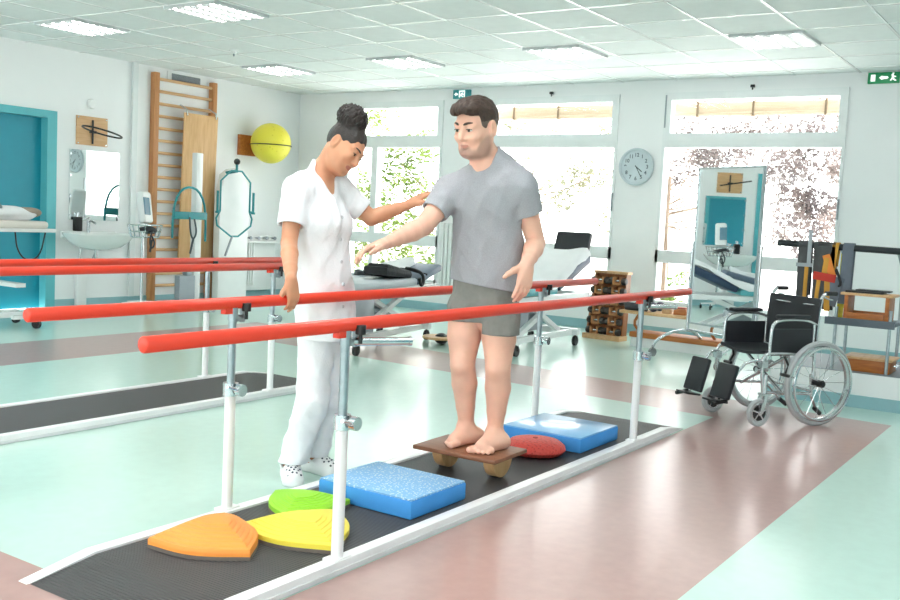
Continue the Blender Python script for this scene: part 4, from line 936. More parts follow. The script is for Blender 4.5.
# ------------------------------------------------------------------ people: signed-distance sculpting, one surface per body / garment
class SDF:
    def __init__(s, lo, hi, h):
        s.lo = np.array(lo, float); s.h = h; s.n = np.ceil((np.array(hi)-s.lo)/h).astype(int)+1
        s.ax = [s.lo[i]+h*np.arange(s.n[i]) for i in range(3)]; s.D = np.full(s.n, .2, np.float32)
    def reg(s, lo, hi):
        a = np.clip(np.floor((np.array(lo)-s.lo)/s.h).astype(int), 0, s.n-1); b = np.clip(np.ceil((np.array(hi)-s.lo)/s.h).astype(int)+1, 1, s.n)
        sl = tuple(slice(int(a[i]), int(max(b[i], a[i]+1))) for i in range(3))
        X = np.stack(np.meshgrid(*[s.ax[i][sl[i]] for i in range(3)], indexing='ij'), -1).astype(np.float32)
        return sl, X
    def put(s, f, lo, hi, k=.02, mode='add'):
        sl, X = s.reg(lo, hi); d = f(X).astype(np.float32); A = s.D[sl]
        if mode == 'add':
            h = np.maximum(k-np.abs(A-d), 0)/max(k, 1e-6); s.D[sl] = np.minimum(A, d)-h*h*k*.25
        elif mode == 'sub':
            d = -d; h = np.maximum(k-np.abs(A-d), 0)/max(k, 1e-6); s.D[sl] = np.maximum(A, d)+h*h*k*.25
        elif mode == 'and': s.D[sl] = np.maximum(A, d)
    def cone(s, a, b, ra, rb, k=.03, sq=None, mode='add', m=None):
        a = np.array(a, np.float32); b = np.array(b, np.float32); ba = b-a; l2 = float(ba@ba)
        if sq is not None: nv = np.array(sq[0], np.float32); nv = nv/np.linalg.norm(nv); f = sq[1]
        def fn(X):
            p = X-a; t = np.clip((p@ba)/l2, 0, 1); q = p-t[..., None]*ba
            if sq is None: return np.sqrt((q*q).sum(-1))-(ra+(rb-ra)*t)
            w = q@nv; l = np.sqrt(np.maximum((q*q).sum(-1)-w*w, 0)+(w/f)**2); return (l-(ra+(rb-ra)*t))*min(1, (f+1)/2)
        r = max(ra, rb)+k+.03 if m is None else m
        s.put(fn, np.minimum(a, b)-r, np.maximum(a, b)+r, k, mode)
    def chain(s, pts, rs, k=.02, sq=None, mode='add'):
        for i in range(len(pts)-1): s.cone(pts[i], pts[i+1], rs[i], rs[i+1], k, sq, mode)
    def ell(s, c, r, R=None, k=.03, mode='add'):
        c = np.array(c, np.float32); r = np.array(r, np.float32); M = np.eye(3, dtype=np.float32) if R is None else np.array(R, np.float32)
        def fn(X):
            q = (X-c)@M; k0 = np.sqrt(((q/r)**2).sum(-1)); k1 = np.sqrt(((q/(r*r))**2).sum(-1)); return k0*(k0-1)/np.maximum(k1, 1e-6)
        e = max(r)+k+.03; s.put(fn, c-e, c+e, k, mode)
    def cut(s, p, nrm, lo=None, hi=None):     # keep the side away from nrm
        p = np.array(p, np.float32); nn = np.array(nrm, np.float32); nn = nn/np.linalg.norm(nn)
        s.put(lambda X: (X-p)@nn, s.lo if lo is None else lo, s.lo+s.h*s.n if hi is None else hi, 0, 'and')
    def warp(s, f):
        sl, X = s.reg(s.lo, s.lo+s.h*s.n); band = np.abs(s.D) < .05; s.D[band] += f(X[band]).astype(np.float32)
    def mesh(s, relax=2):
        D = s.D; h = s.h; n = D.shape; neg = D < 0
        c = [(i, j, k) for i in (0, 1) for j in (0, 1) for k in (0, 1)]
        def cor(A, o): return A[o[0]:n[0]-1+o[0], o[1]:n[1]-1+o[1], o[2]:n[2]-1+o[2]]
        cnt = sum(cor(neg, o).astype(np.int8) for o in c); act = (cnt > 0) & (cnt < 8); idx = np.argwhere(act)
        V = np.zeros((len(idx), 3)); W_ = np.zeros(len(idx))
        for o in c:
            for ax in range(3):
                if o[ax] == 1: continue
                q = list(o); q[ax] = 1
                d0 = D[tuple((idx+np.array(o)).T)]; d1 = D[tuple((idx+np.array(q)).T)]; m = (d0 < 0) != (d1 < 0)
                t = np.where(m, d0/np.where(m, d0-d1, 1), 0); p = np.tile(np.array(o, float), (len(idx), 1)); p[:, ax] += t
                V[m] += p[m]; W_[m] += 1
        V = s.lo+h*(idx+V/W_[:, None]); vid = -np.ones(act.shape, np.int64); vid[tuple(idx.T)] = np.arange(len(idx))
        F = []
        for ax in range(3):
            a1, a2 = (ax+1) % 3, (ax+2) % 3
            s0 = [slice(0, None)]*3; s1 = [slice(0, None)]*3; s0[ax] = slice(0, n[ax]-1); s1[ax] = slice(1, None)
            A, B = neg[tuple(s0)], neg[tuple(s1)]; e = np.argwhere(A != B)
            ok = (e[:, a1] > 0) & (e[:, a2] > 0) & (e[:, a1] < n[a1]-1) & (e[:, a2] < n[a2]-1); e = e[ok]; fl_ = A[tuple(e.T)]
            q = []
            for d1, d2 in ((-1, -1), (0, -1), (0, 0), (-1, 0)):
                g = e.copy(); g[:, a1] += d1; g[:, a2] += d2; q.append(vid[tuple(g.T)])
            q = np.stack(q, 1); q[~fl_] = q[~fl_][:, ::-1]; F.append(q)
        F = np.concatenate(F)
        for _ in range(relax):
            acc = np.zeros_like(V); cn = np.zeros(len(V))
            for i in range(4):
                a, b = F[:, i], F[:, (i+1) % 4]; np.add.at(acc, a, V[b]); np.add.at(cn, a, 1); np.add.at(acc, b, V[a]); np.add.at(cn, b, 1)
            V = V*.5+.5*acc/np.maximum(cn, 1)[:, None]
        return V, F
    def build(s, name, mats, parent, relax=2, fmat=None, vatt=None, **kw):
        V, F = s.mesh(relax); inv = np.array(root_matrix(parent).inverted()); L = V@inv[:3, :3].T+inv[:3, 3]
        me = bpy.data.meshes.new(name); me.vertices.add(len(L)); me.vertices.foreach_set('co', L.astype(np.float32).ravel())
        me.loops.add(len(F)*4); me.loops.foreach_set('vertex_index', F.astype(np.int32).ravel()); me.polygons.add(len(F))
        me.polygons.foreach_set('loop_start', np.arange(0, len(F)*4, 4, dtype=np.int32)); 
        mats = mats if isinstance(mats, list) else [mats]
        for m in mats: me.materials.append(m)
        if fmat is not None: me.polygons.foreach_set('material_index', fmat(V[F].mean(1)).astype(np.int32))
        if vatt: at = me.attributes.new(vatt[0], 'FLOAT', 'POINT'); at.data.foreach_set('value', vatt[1](V).astype(np.float32))
        me.polygons.foreach_set('use_smooth', [True]*len(F)); me.update(calc_edges=True); me.validate()
        o = bpy.data.objects.new(name, me); COL.objects.link(o); o.parent = parent
        for k, v in kw.items(): o[k] = v
        return o
V3 = lambda *a: np.array(a, float)
def nrm(a): a = np.array(a, float); return a/np.linalg.norm(a)
def rotv(v, ax, ang):
    ax = nrm(ax); c, s = math.cos(ang), math.sin(ang); return v*c+np.cross(ax, v)*s+ax*(ax@v)*(1-c)
class Plane:                                  # standing plane of a figure: pixel + distance beyond the plane -> world point
    def __init__(s, c): s.c = np.array(c[:2], float); s.d = nrm([s.c[0], s.c[1], 0]); s.r = np.array([s.d[1], -s.d[0], 0]); s.D = np.linalg.norm(s.c)
    def __call__(s, u, v, off=0.):
        q = np.array(ray(u, v)); return np.array([0, 0, CH])+q*((s.D+off)/(q@s.d))
def hand(B, wrist, fd, pn, ts, sc, curls, spread=.12, thumb=(.7, .5, .35), kk=.006, wr=.027):
    """palm + four fingers + thumb; fd finger direction, pn palm normal (the side fingers curl to), ts direction of the thumb side"""
    fd = nrm(fd); pn = nrm(np.array(pn)-fd*(fd@np.array(pn))); sd = np.cross(fd, pn); sd = sd*np.sign(sd@np.array(ts)); w = np.array(wrist)
    P = w+fd*.095*sc
    B.cone(w, w+fd*.03*sc, wr*sc, .03*sc, .02, (pn, .72))
    for o in (-.028, -.009, .010, .028): B.cone(w+fd*.025*sc+sd*o*.6*sc, P+sd*o*sc-fd*abs(o)*.25*sc, .019*sc, .0145*sc, .016, (pn, .85))
    fl = (.072, .082, .077, .06)
    for i, (o, L_) in enumerate(zip((.029, .010, -.0095, -.028), fl)):
        a = P+sd*o*sc-fd*abs(o-.005)*.3*sc; d = rotv(fd, pn, -spread*(o/.029)*np.sign(np.cross(pn, fd)@sd)*-1); ax = np.cross(d, pn); pts = [a-d*.012*sc, a]; ang = 0
        for seg, f in enumerate((.45, .32, .23)):
            ang += curls[i][seg] if isinstance(curls[i], (tuple, list)) else curls[i]*(.8, 1., .7)[seg]
            dd = rotv(d, ax, ang); a = a+dd*L_*f*sc; pts.append(a)
        r = .0092*sc*(1.0 if i < 3 else .88); B.chain(pts, [r*1.12, r*1.08, r*1.0, r*.92, r*.8], kk)
    a0 = w+fd*.022*sc+sd*.02*sc+pn*.006*sc; u_, in_, c_ = thumb
    d = nrm(fd*math.cos(u_)+sd*math.sin(u_)+pn*in_); a1 = a0+d*.045*sc; d2 = nrm(d+fd*c_+pn*c_*.3); a2 = a1+d2*.034*sc; d3 = nrm(d2+fd*c_); a3 = a2+d3*.026*sc
    B.chain([a0, a1, a2, a3], [.017*sc, .0135*sc, .0108*sc, .0088*sc], .01)
def head(B, c, f, u, s, jaw=1., female=False):
    """c centre of skull; f face direction; u up; s = 1 for a 0.235 m head"""
    f = nrm(f); u = nrm(np.array(u)-f*(f@np.array(u))); l = np.cross(u, f); R = np.stack([l, f, u], 1); P = lambda x, y, z: np.array(c)+s*(l*x+f*y+u*z)
    E = lambda p, r, k, mode='add': B.ell(P(*p), [x*s for x in r], R, k*s, mode)
    Cn = lambda a, b, ra, rb, k, mode='add': B.cone(P(*a), P(*b), ra*s, rb*s, k*s, mode=mode)
    E((0, -.012, .03), (.076, .094, .088), .02)
    E((0, .032, -.022), (.062, .062, .082), .03)                         # face block
    Cn((-.032*jaw, .03, -.085), (.032*jaw, .03, -.085), .034, .034, .03)  # jaw
    for q in (-1, 1): Cn((q*.052*jaw, -.005, -.045), (q*.03*jaw, .05, -.09), .026, .024, .03)
    Cn((-.01, .074, -.097), (.01, .074, -.097), .017, .017, .022)        # chin
    for q in (-1, 1):
        E((q*.036, .066, -.03), (.026, .022, .02), .02)                  # cheekbone
        Cn((q*.012, .086, .022), (q*.048, .07, .022), .010, .009, .016)  # brow
        E((q*.031, .096, .004), (.019, .015, .011), .012, 'sub')          # socket
        E((q*.031, .0775, .0055 if female else .009), (.0175, .0148 if female else .0145, .0095), .004); E((q*.031, .0765, -.0065), (.0165, .0135, .0075), .004)   # lids
    Cn((0, .088, .012), (0, .108, -.028), .0085, .0125, .014)            # nose
    Cn((-.011, .094, -.033), (.011, .094, -.033), .0085, .0085, .008)
    E((0, .101, -.046), (.007, .006, .006), .006, 'sub')
    lw = .0075 if female else .006
    Cn((-.019, .084, -.06), (0, .0925, -.057), .005, lw, .006); Cn((.019, .084, -.06), (0, .0925, -.057), .005, lw, .006)
    Cn((-.016, .083, -.068), (0, .0905, -.0695), .005, lw*1.1, .006); Cn((.016, .083, -.068), (0, .0905, -.0695), .005, lw*1.1, .006)
    for q in (-1, 1):
        E((q*.079, -.012, -.006), (.010, .02, .034), .008); E((q*.086, -.006, -.004), (.006, .011, .02), .006, 'sub'); E((q*.077, -.004, -.03), (.008, .010, .012), .006)
    return P, R, l, f, u
def eyes_brows(t, P, s, R, browm, iris, thick=.0045):
    for q in (-1, 1):
        m = MB(); rot = Matrix([list(r) for r in R]); m.sphere(P(q*.031, .0772, .0015), .0135*s, n=16, m=10, rot=rot)
        m.lathe([(.0074*s, -.0012*s), (.005*s, .0006*s), (.0002, .0010*s)], P(q*.031, .0772, .0005)+np.array(R)[:, 1]*.0132*s, np.array(R)[:, 1], n=14, mi=1)
        m.build('eye', [mat('eye_white', (226, 222, 218), .2, var=.01), iris], t, world=True)
        m = MB(); pts = [P(q*(.012+.038*i/6), .0955-.0215*(i/6)**1.8, .0235+.006*math.sin(PI*i/6*.8)) for i in range(7)]
        m.tube(pts, [thick*s*k for k in (.7, 1.1, 1.15, 1.05, .9, .7, .4)], n=8); m.build('eyebrow', browm, t, world=True)
        m = MB(); pts = [P(q*(.031+.0155*math.cos(a)), .0912-.004*abs(math.cos(a)), .001+.0045*math.sin(a)) for a in [PI*(.05+.9*i/8) for i in range(9)]]
        m.tube(pts, .0016*s, n=6); m.build('eyelashes', browm, t, world=True)
def skin_mat(name, a, b=None, rough=.48):
    m = skin0(name, a, rough)
    if b is not None:
        nt = m.node_tree; at = nt.nodes.new('ShaderNodeAttribute'); at.attribute_name = 'stubble'; mx = nt.nodes.new('ShaderNodeMix'); mx.data_type = 'RGBA'
        rp = [n for n in nt.nodes if n.type == 'VALTORGB'][0]; nt.links.new(at.outputs['Fac'], mx.inputs[0]); nt.links.new(rp.outputs['Color'], mx.inputs[6]); mx.inputs[7].default_value = (*lin(b), 1)
        nt.links.new(mx.outputs[2], nt.nodes['Principled BSDF'].inputs['Base Color'])
    return m
def skin0(name, a, rough):
    m = mat(name, a, rough, var=.05, vs=14, bump=.08, bs=120, sss=.12, spec=.4); return m
# =============================== the man
MS = skin_mat('fair_skin', (234, 184, 162), (140, 112, 104)); MLIP = skin_mat('man_lip', (198, 138, 124), None)
mb_ = onz(470, 446, DECK)
MP = Plane(onz(478, 444, DECK)); M = thing('person', 'barefoot man in grey t-shirt and grey shorts balancing on the rocker board', 'person', (MP.c[0], MP.c[1], DECK))
p = MP; d_, r_ = p.d, p.r; up = V3(0, 0, 1)
H_ = .004
fwd = nrm(-d_*.92-r_*.42)                      # chest direction
lat = np.cross(up, fwd)                        # towards his left
def man_torso(B, g=0., k=.05):
    f = (fwd, .66)
    B.cone(p(485, 303, 0), p(485, 280, 0), .155+g, .152+g, k, f)
    B.cone(p(485, 280, 0), p(487, 250, -.02), .152+g, .152+g, k, f)
    B.cone(p(487, 250, -.02), p(486, 205, -.07), .152+g, .168+g, k, f)
    B.cone(p(464, 189, -.05), p(508, 187, -.12), .080+g, .080+g, k)
    B.cone(p(496, 163, -.10), p(516, 184, -.12), .058+g, .074+g, k)
    B.cone(p(486, 203, -.07), p(486, 159, -.12), .13+g, .062+g, k, f)
RSH, REL, RWR = p(450, 192, -.04), p(424, 226, -.17), p(386, 243.5, -.36)
LSH, LEL, LWR = p(521, 189, -.13), p(536, 243, -.06), p(527, 263, -.24)
RH, RK, RA = p(466, 308, .02), p(462.5, 364, -.03), p(466.5, 428, .03)
LH, LK, LA = p(500, 310, -.03), p(498, 368, -.10), p(495, 433, -.03)
def arm(B, s, e, w, r, k=.008):
    m_ = s+(e-s)*.35; B.chain([s, m_, e], [r[0], r[1], r[2]], k); f1 = e+(w-e)*.3; f2 = e+(w-e)*.7; B.chain([e, f1, f2, w], [r[2], r[3], r[4], r[5]], k)
def leg(B, h, k_, a, r, kk=.008, back=None):
    B.chain([h, h+(k_-h)*.5, k_], [r[0], r[1], r[2]], kk); c1 = k_+(a-k_)*.3+(back if back is not None else 0); c2 = k_+(a-k_)*.65+(back*.4 if back is not None else 0)
    B.chain([k_, c1, c2, a], [r[2], r[3], r[4], r[5]], kk)
B = SDF(p(330, 480, .35)*0+np.minimum.reduce([p(350, 470, -.5), p(350, 470, .4), p(545, 470, -.5), p(545, 470, .4)])-V3(.02, .02, .1), np.maximum.reduce([p(350, 90, -.5), p(350, 90, .4), p(545, 90, -.5), p(545, 90, .4)])+V3(.02, .02, .05), H_)
B.lo[2] = DECK-.01; B.ax[2] = B.lo[2]+B.h*np.arange(B.n[2])
man_torso(B)
B.cone(p(487, 175, -.09), p(481, 148, -.13), .066, .066, .04)
HC = p(476.5, 127, -.16); HS = 1.20; HF = nrm(-d_*.76-r_*.60-up*.26); HU = nrm(up+r_*.03)
P_, R_, hl, hf, hu = head(B, HC, HF, HU, HS, jaw=.84)
arm(B, RSH, REL, RWR, [.062, .057, .049, .05, .038, .028]); arm(B, LSH, LEL, LWR, [.062, .056, .047, .05, .04, .03])
hand(B, RWR, nrm(p(358, 251, -.44)-RWR), -up*.9-d_*.3, -up*.3-d_*.6+r_*.0, 1.16, [.35, .4, .45, .5], .1, (.6, .25, .3))
LHD = nrm(p(524, 286, -.28)-LWR)
hand(B, LWR, LHD, -r_*.5-d_*-.6, -r_, 1.18, [.15, .3, .35, .4], .14, (.95, .1, .15))
bk = -fwd*.010
leg(B, RH, RK, RA, [.092, .088, .0635, .067, .050, .037], back=bk); leg(B, LH, LK, LA, [.092, .088, .0635, .067, .050, .037], back=bk)
B.ell(RK+fwd*.034, (.032, .032, .045), None, .04); B.ell(LK+fwd*.034, (.032, .032, .045), None, .04)
for a_ in (RA, LA):
    for q in (-1, 1): B.ell(a_+lat*q*.033-up*.005, (.016, .016, .018), None, .02)
def foot(B, ank, heel, toe, inner, z):
    heel = np.array(heel); toe = np.array(toe); dr = nrm((toe-heel)*V3(1, 1, 0)); sd = np.cross(up, dr); sd = sd*np.sign(sd@inner); L_ = np.linalg.norm((toe-heel)[:2])
    h = heel+dr*.035; h[2] = z+.034
    B.cone(ank, h, .038, .034, .03); b = h+dr*(L_*.5); b[2] = z+.024
    B.cone(h, b+sd*.012, .034, .026, .03); B.cone(h, b-sd*.022, .031, .02, .03); B.cone(ank+dr*.02, b+dr*.01+up*.012, .034, .024, .035)
    rr = (.0175, .0125, .0115, .0108, .0098); ll = (.072, .072, .064, .056, .046)
    for i in range(5):
        o = sd*(.030-.0185*i) ; a = b+o*1.12-dr*(.012*i*.6)+dr*.015; a[2] = z+.019; e = a+dr*ll[i]*.62; e[2] = z+rr[i]*.95; mth = (a+e)/2; mth[2] = z+.019
        B.chain([b+o*.7, a, mth, e], [.018, .0155, rr[i]*.92, rr[i]*1.02], .004)
RHE, RTO = onz(481, 441, DECK), onz(437, 449, DECK); LHE, LTO = onz(506, 447, DECK), onz(466, 456.5, DECK)
foot(B, RA, RHE, RTO, lat, DECK); foot(B, LA, LHE, LTO, -lat, DECK)
B.put(lambda X: DECK+.0015-X[..., 2], B.lo, np.array([B.lo[0]+B.h*B.n[0], B.lo[1]+B.h*B.n[1], DECK+.05]), 0, 'and')
def man_lips(C):
    x, y, z = ((C-HC)@R_/HS).T; return ((y > .074) & ((x/.021)**2+((z+.0635)/.008)**2 < 1) & (np.linalg.norm(C-HC, axis=1) < .2)).astype(float)
def man_stubble(C):
    x, y, z = ((C-HC)@R_/HS).T; ss = lambda a, b, t: np.clip((t-a)/(b-a), 0, 1)**2*(3-2*np.clip((t-a)/(b-a), 0, 1)); ax = np.abs(x)
    line = -.048-.022*ss(.01, .035, ax)+.05*ss(.045, .07, ax)
    w = ss(0, .022, line-z)*ss(-.135, -.11, z)*ss(-.02, .02, y)*(np.linalg.norm(C-HC, axis=1) < .22)
    return .62*w
B.build('body', [MS, MLIP], M, 2, man_lips, vatt=('stubble', man_stubble))
BR_M = mat('dark_brown_hair', (62, 46, 38), .6, var=.35, vs=60, bump=.5, bs=120); IRIS = mat('dark_iris', (48, 38, 34), .15)
eyes_brows(M, P_, HS, R_, BR_M, IRIS)
# hair
Hh = SDF(HC-.2, HC+.22, .0035)
Hh.ell(P_(0, -.012, .034), [x*HS for x in (.0815, .099, .094)], R_, .01)
Hh.ell(P_(0, .05, .088), [x*HS for x in (.062, .056, .034)], R_, .03*HS); Hh.ell(P_(-.012, .084, .076), [x*HS for x in (.048, .024, .022)], R_, .02*HS)
Hh.ell(P_(0, .10, -.0), [x*HS for x in (.075, .075, .068)], R_, .012, 'sub')
for q in (-1, 1): Hh.ell(P_(q*.09, .0, -.012), [x*HS for x in (.026, .03, .042)], R_, .008, 'sub')
Hh.put(lambda X: -(((X-np.array(P_(0, -.02, -.058)))@hu)+ .0), Hh.lo, Hh.lo+.5, 0, 'and')
Hh.put(lambda X: ((X-np.array(P_(0, .045, 0)))@hf)-.1*0-np.where(((X-HC)@hu) > .055*HS, .2, 0.), Hh.lo, Hh.lo+.5, 0, 'and')
def strands(X):
    q = (X-HC)@R_; return .0022*np.sin(q[:, 0]*150+4*np.sin(q[:, 1]*30))*np.sin(q[:, 1]*35+q[:, 2]*40)+.0012*np.sin(q[:, 0]*330+q[:, 1]*60)
Hh.warp(strands)
def hair_f(C): q = (C-HC)@R_/HS; return ((np.abs(q[:, 0]) > .055) & (q[:, 2] < .028)).astype(float)
Hh.build('hair', [BR_M, mat('greying_temple_hair', (98, 84, 76), .6, var=.3, vs=70, bump=.4, bs=120)], M, 1, hair_f)
# t-shirt
def fold(A, seed, n=7, f0=14., stretch=(1., 1., .55)):
    q = np.random.default_rng(seed); K = q.normal(size=(n, 3))*np.array(stretch); K = K/np.linalg.norm(K, axis=1)[:, None]*(f0*(.6+1.2*q.random(n)))[:, None]; ph = q.random(n)*6.28; W1 = q.normal(size=(3, 3))*5; 
    def f(X):
        Y = X+.035*np.sin(X@W1.T+1.)
        w = 0
        for i in range(n): w = w+(1-2*np.abs(np.sin((Y@K[i])*.5+ph[i])))*.9
        return -A*np.clip(w/n**.5, -1.5, 1.5)
    return f
SH = SDF(np.minimum.reduce([p(425, 300, -.4), p(550, 300, -.4), p(425, 300, .3), p(550, 300, .3)])-.03, np.maximum.reduce([p(425, 140, -.4), p(550, 140, -.4), p(425, 140, .3), p(550, 140, .3)])+.03, .0045)
def sleeve(S_, s, e, t, r0, r1, k=.04):
    a = s+(e-s)*t; S_.cone(s, a, r0, r1, k); return a
ra_ = sleeve(SH, RSH, REL, .62, .090, .070); la_ = sleeve(SH, LSH, LEL, .46, .086, .080)
SH.warp(fold(.003, 8, f0=75))
for s, e, a in ((RSH, REL, ra_), (LSH, LEL, la_)):
    dr = nrm(e-s); c_ = np.array(a, np.float32); n_ = np.array(dr, np.float32)
    SH.put(lambda X, c_=c_, n_=n_: np.minimum((X-c_)@n_, .135-np.linalg.norm(X-(c_+n_*.06), axis=-1)), a-.2, a+.2, 0, 'and')
    SH.cone(a-dr*.03, a+dr*.05, .058, .064, .004, mode='sub')
T2 = SDF(SH.lo, SH.lo+SH.h*(SH.n-1), SH.h); man_torso(T2, .020, .05)
T2.cone(p(488, 292, -.0), p(487, 240, -.02), .186, .172, .05, (fwd, .70))
T2.warp(fold(.0055, 21, f0=58, stretch=(1, 1, .8)))
_n = np.minimum(T2.n, SH.n); _s = tuple(slice(0, int(k)) for k in _n); _a, _b = SH.D[_s], T2.D[_s]; _h = np.maximum(.03-np.abs(_a-_b), 0)/.03; SH.D[_s] = np.minimum(_a, _b)-_h*_h*.03*.25
h1, h2 = p(447, 278, -.0), p(526, 293, -.0); hn = np.cross(h2-h1, d_); hn = hn*-np.sign(hn[2]); SH.cut((h1+h2)/2, hn)
SH.cone(p(478, 130, -.19), p(485.5, 159, -.118), .062, .074, .012, mode='sub')
SH.build('t_shirt', mat('heather_grey_jersey', (164, 165, 171), .9, var=.10, vs=220, bump=.25, bs=300), M, 2)
# shorts
SO = SDF(np.minimum.reduce([p(440, 345, -.3), p(535, 345, -.3), p(440, 345, .3), p(535, 345, .3)])-.03, np.maximum.reduce([p(440, 265, -.3), p(535, 265, -.3), p(440, 265, .3), p(535, 265, .3)])+.03, .0045)
SO.cone(p(485, 300, 0), p(485, 264, 0), .178, .174, .04, (fwd, .68))
for h, k_, r0, r1, tt in ((RH, RK, .102, .101, .50), (LH, LK, .104, .106, .60)):
    SO.cone(h, h+(k_-h)*tt, r0, r1, .02)
SO.warp(fold(.004, 5, f0=60))
for h, k_, uu, vv, tt in ((RH, RK, 464, 320.5, .5), (LH, LK, 501, 333, .6)):
    a = h+(k_-h)*tt; dr = nrm(k_-h); pl = p(uu, vv, 0); side = 1 if h is RH else -1; mid = (RH+LH)/2
    lim = pl[2]
    SO.put(lambda X, lim=lim, side=side, mid=mid: np.minimum(lim-X[..., 2], -((X-mid)@r_)*side+0.0), SO.lo, SO.lo+SO.h*SO.n, 0, 'and')
    SO.cone(a-dr*.08, a+dr*.08, .084, .094, .004, mode='sub')
SO.cut(p(485, 268, 0), up)
SO.build('shorts', mat('grey_cotton_shorts', (132, 132, 128), .85, var=.05, vs=30, bump=.25, bs=200), M, 2)
# =============================== the woman
WS = skin_mat('tan_skin', (208, 150, 118), None); WLIP = skin_mat('woman_lip', (178, 106, 92), None)
WP = Plane((3.60, 3.36)); Wm = thing('person', 'woman in white tunic and trousers with dark hair bun holding the farther handrail', 'person', (WP.c[0], WP.c[1], 0))
p = WP; d_, r_ = p.d, p.r
fwd = nrm(r_*.78-d_*.62); lat = np.cross(up, fwd)
def wo_torso(B, g=0., k=.05):
    f = (fwd, .70)
    B.cone(p(325, 322, .0), p(323, 296, .0), .152+g, .147+g, k, f)
    B.cone(p(323, 296, .0), p(322, 262, .0), .147+g, .122+g, k, f)
    B.cone(p(322, 262, 0), p(320, 212, .0), .122+g, .132+g, k, f)
    for q in (-1, 1): B.ell(p(320, 224, 0)+fwd*.075+lat*q*.058, (.054+g, .054+g, .056+g), None, .05)
    B.cone(p(303, 187, -.07), p(334, 184, .1), .060+g, .060+g, k)
    B.cone(p(320, 212, 0), p(319, 172, .0), .118+g, .05+g, k, f)
RSH, REL, RWR = p(296, 190, -.10), p(289, 243, -.19), np.array(ony(291, 280, 3.045))
gr = np.array(ony(294.5, 304, 3.035))
LSH, LEL, LWR = p(343, 194, .10), p(371, 218, .10), p(408, 205, .14)
RH, RK, RA = p(316, 335, -.02), p(312, 402, -.08), p(290, 470, -.03)
LH, LK, LA = p(331, 335, .08), p(326, 402, .06), p(313, 464, .12)
lo = np.minimum.reduce([p(u, v, o) for u in (260, 445) for v in (500, 100) for o in (-.4, .42)]); hi = np.maximum.reduce([p(u, v, o) for u in (260, 445) for v in (500, 100) for o in (-.4, .42)])
lo[2] = .02; B = SDF(lo, hi, H_)
wo_torso(B)
B.cone(p(318, 180, .02), p(333, 152, .01), .052, .05, .035)
HC = p(344.5, 147.5, .0); HS = 1.06; HU = nrm(up*.80+r_*.58); HF = nrm(r_*.66-up*.52-d_*.55)
P_, R_, hl, hf, hu = head(B, HC, HF, HU, HS, jaw=.92, female=True)
arm(B, RSH, REL, RWR, [.052, .047, .039, .041, .032, .024]); arm(B, LSH, LEL, LWR, [.052, .047, .040, .041, .031, .023])
hand(B, RWR, nrm(gr-RWR), V3(0, 1, 0), r_*-1, .90, [(.25, .5, .4), (.2, .5, .4), (.2, .5, .4), (.25, .55, .4)], .10, (.7, .35, .3))
hand(B, LWR, nrm(p(432, 190, .10)-LWR), d_*.2-up*.75+r_*.35, up*.7-d_*.5, .95, [.12, .15, .18, .2], .1, (.5, .2, .2))
leg(B, RH, RK, RA, [.085, .08, .055, .055, .042, .035]); leg(B, LH, LK, LA, [.085, .08, .055, .055, .042, .035])
B.cone(RA, RA-up*.05, .036, .036, .02); B.cone(LA, LA-up*.05, .036, .036, .02)
def wo_f(C):
    q = (C-HC)@R_/HS; x, y, z = q.T; return (((y > .074) & ((x/.0225)**2+((z+.0635)/.0105)**2 < 1)) & (np.linalg.norm(C-HC, axis=1) < .16)).astype(float)
B.build('body', [WS, WLIP], Wm, 2, wo_f)
BK = mat('black_hair', (38, 30, 28), .5, var=.4, vs=50, bump=.5, bs=90)
eyes_brows(Wm, P_, HS, R_, BK, IRIS, .0036)
Hh = SDF(HC-.22, HC+V3(.26, .26, .30), .0035)
Hh.ell(P_(0, -.014, .032), [x*HS for x in (.080, .098, .093)], R_, .01)
Hh.ell(P_(0, .106, -.034), [x*HS for x in (.085, .075, .106)], R_, .014, 'sub')
for q in (-1, 1): Hh.ell(P_(q*.09, .0, -.016), [x*HS for x in (.024, .03, .042)], R_, .008, 'sub')
Hh.put(lambda X: -((X-np.array(P_(0, -.02, -.052)))@nrm(hu-hf*.35)), Hh.lo, Hh.lo+.6, 0, 'and')
Hh.warp(lambda X: .0016*np.sin(((X-HC)@hl)*160+((X-HC)@hf)*30))
bc_ = np.array(p(352.5, 119, -.0)); Hh.ell(bc_, (.080, .080, .070), R_, .02)
def curls_(X):
    q = X-bc_; w = np.clip(1-(np.linalg.norm(q, axis=1)-.07)/.03, 0, 1)*np.clip(np.linalg.norm(X-np.array(P_(0, -.014, .03)), axis=1)/.1-.75, 0, 1)*2
    return -np.minimum(w, 1)*.005*(np.sin(X[:, 0]*210+2*np.sin(X[:, 2]*150))*np.sin(X[:, 2]*210+2*np.sin(X[:, 1]*160))+.6*np.sin(X[:, 1]*260+X[:, 2]*190))
Hh.warp(curls_); Hh.build('hair', BK, Wm, 1)
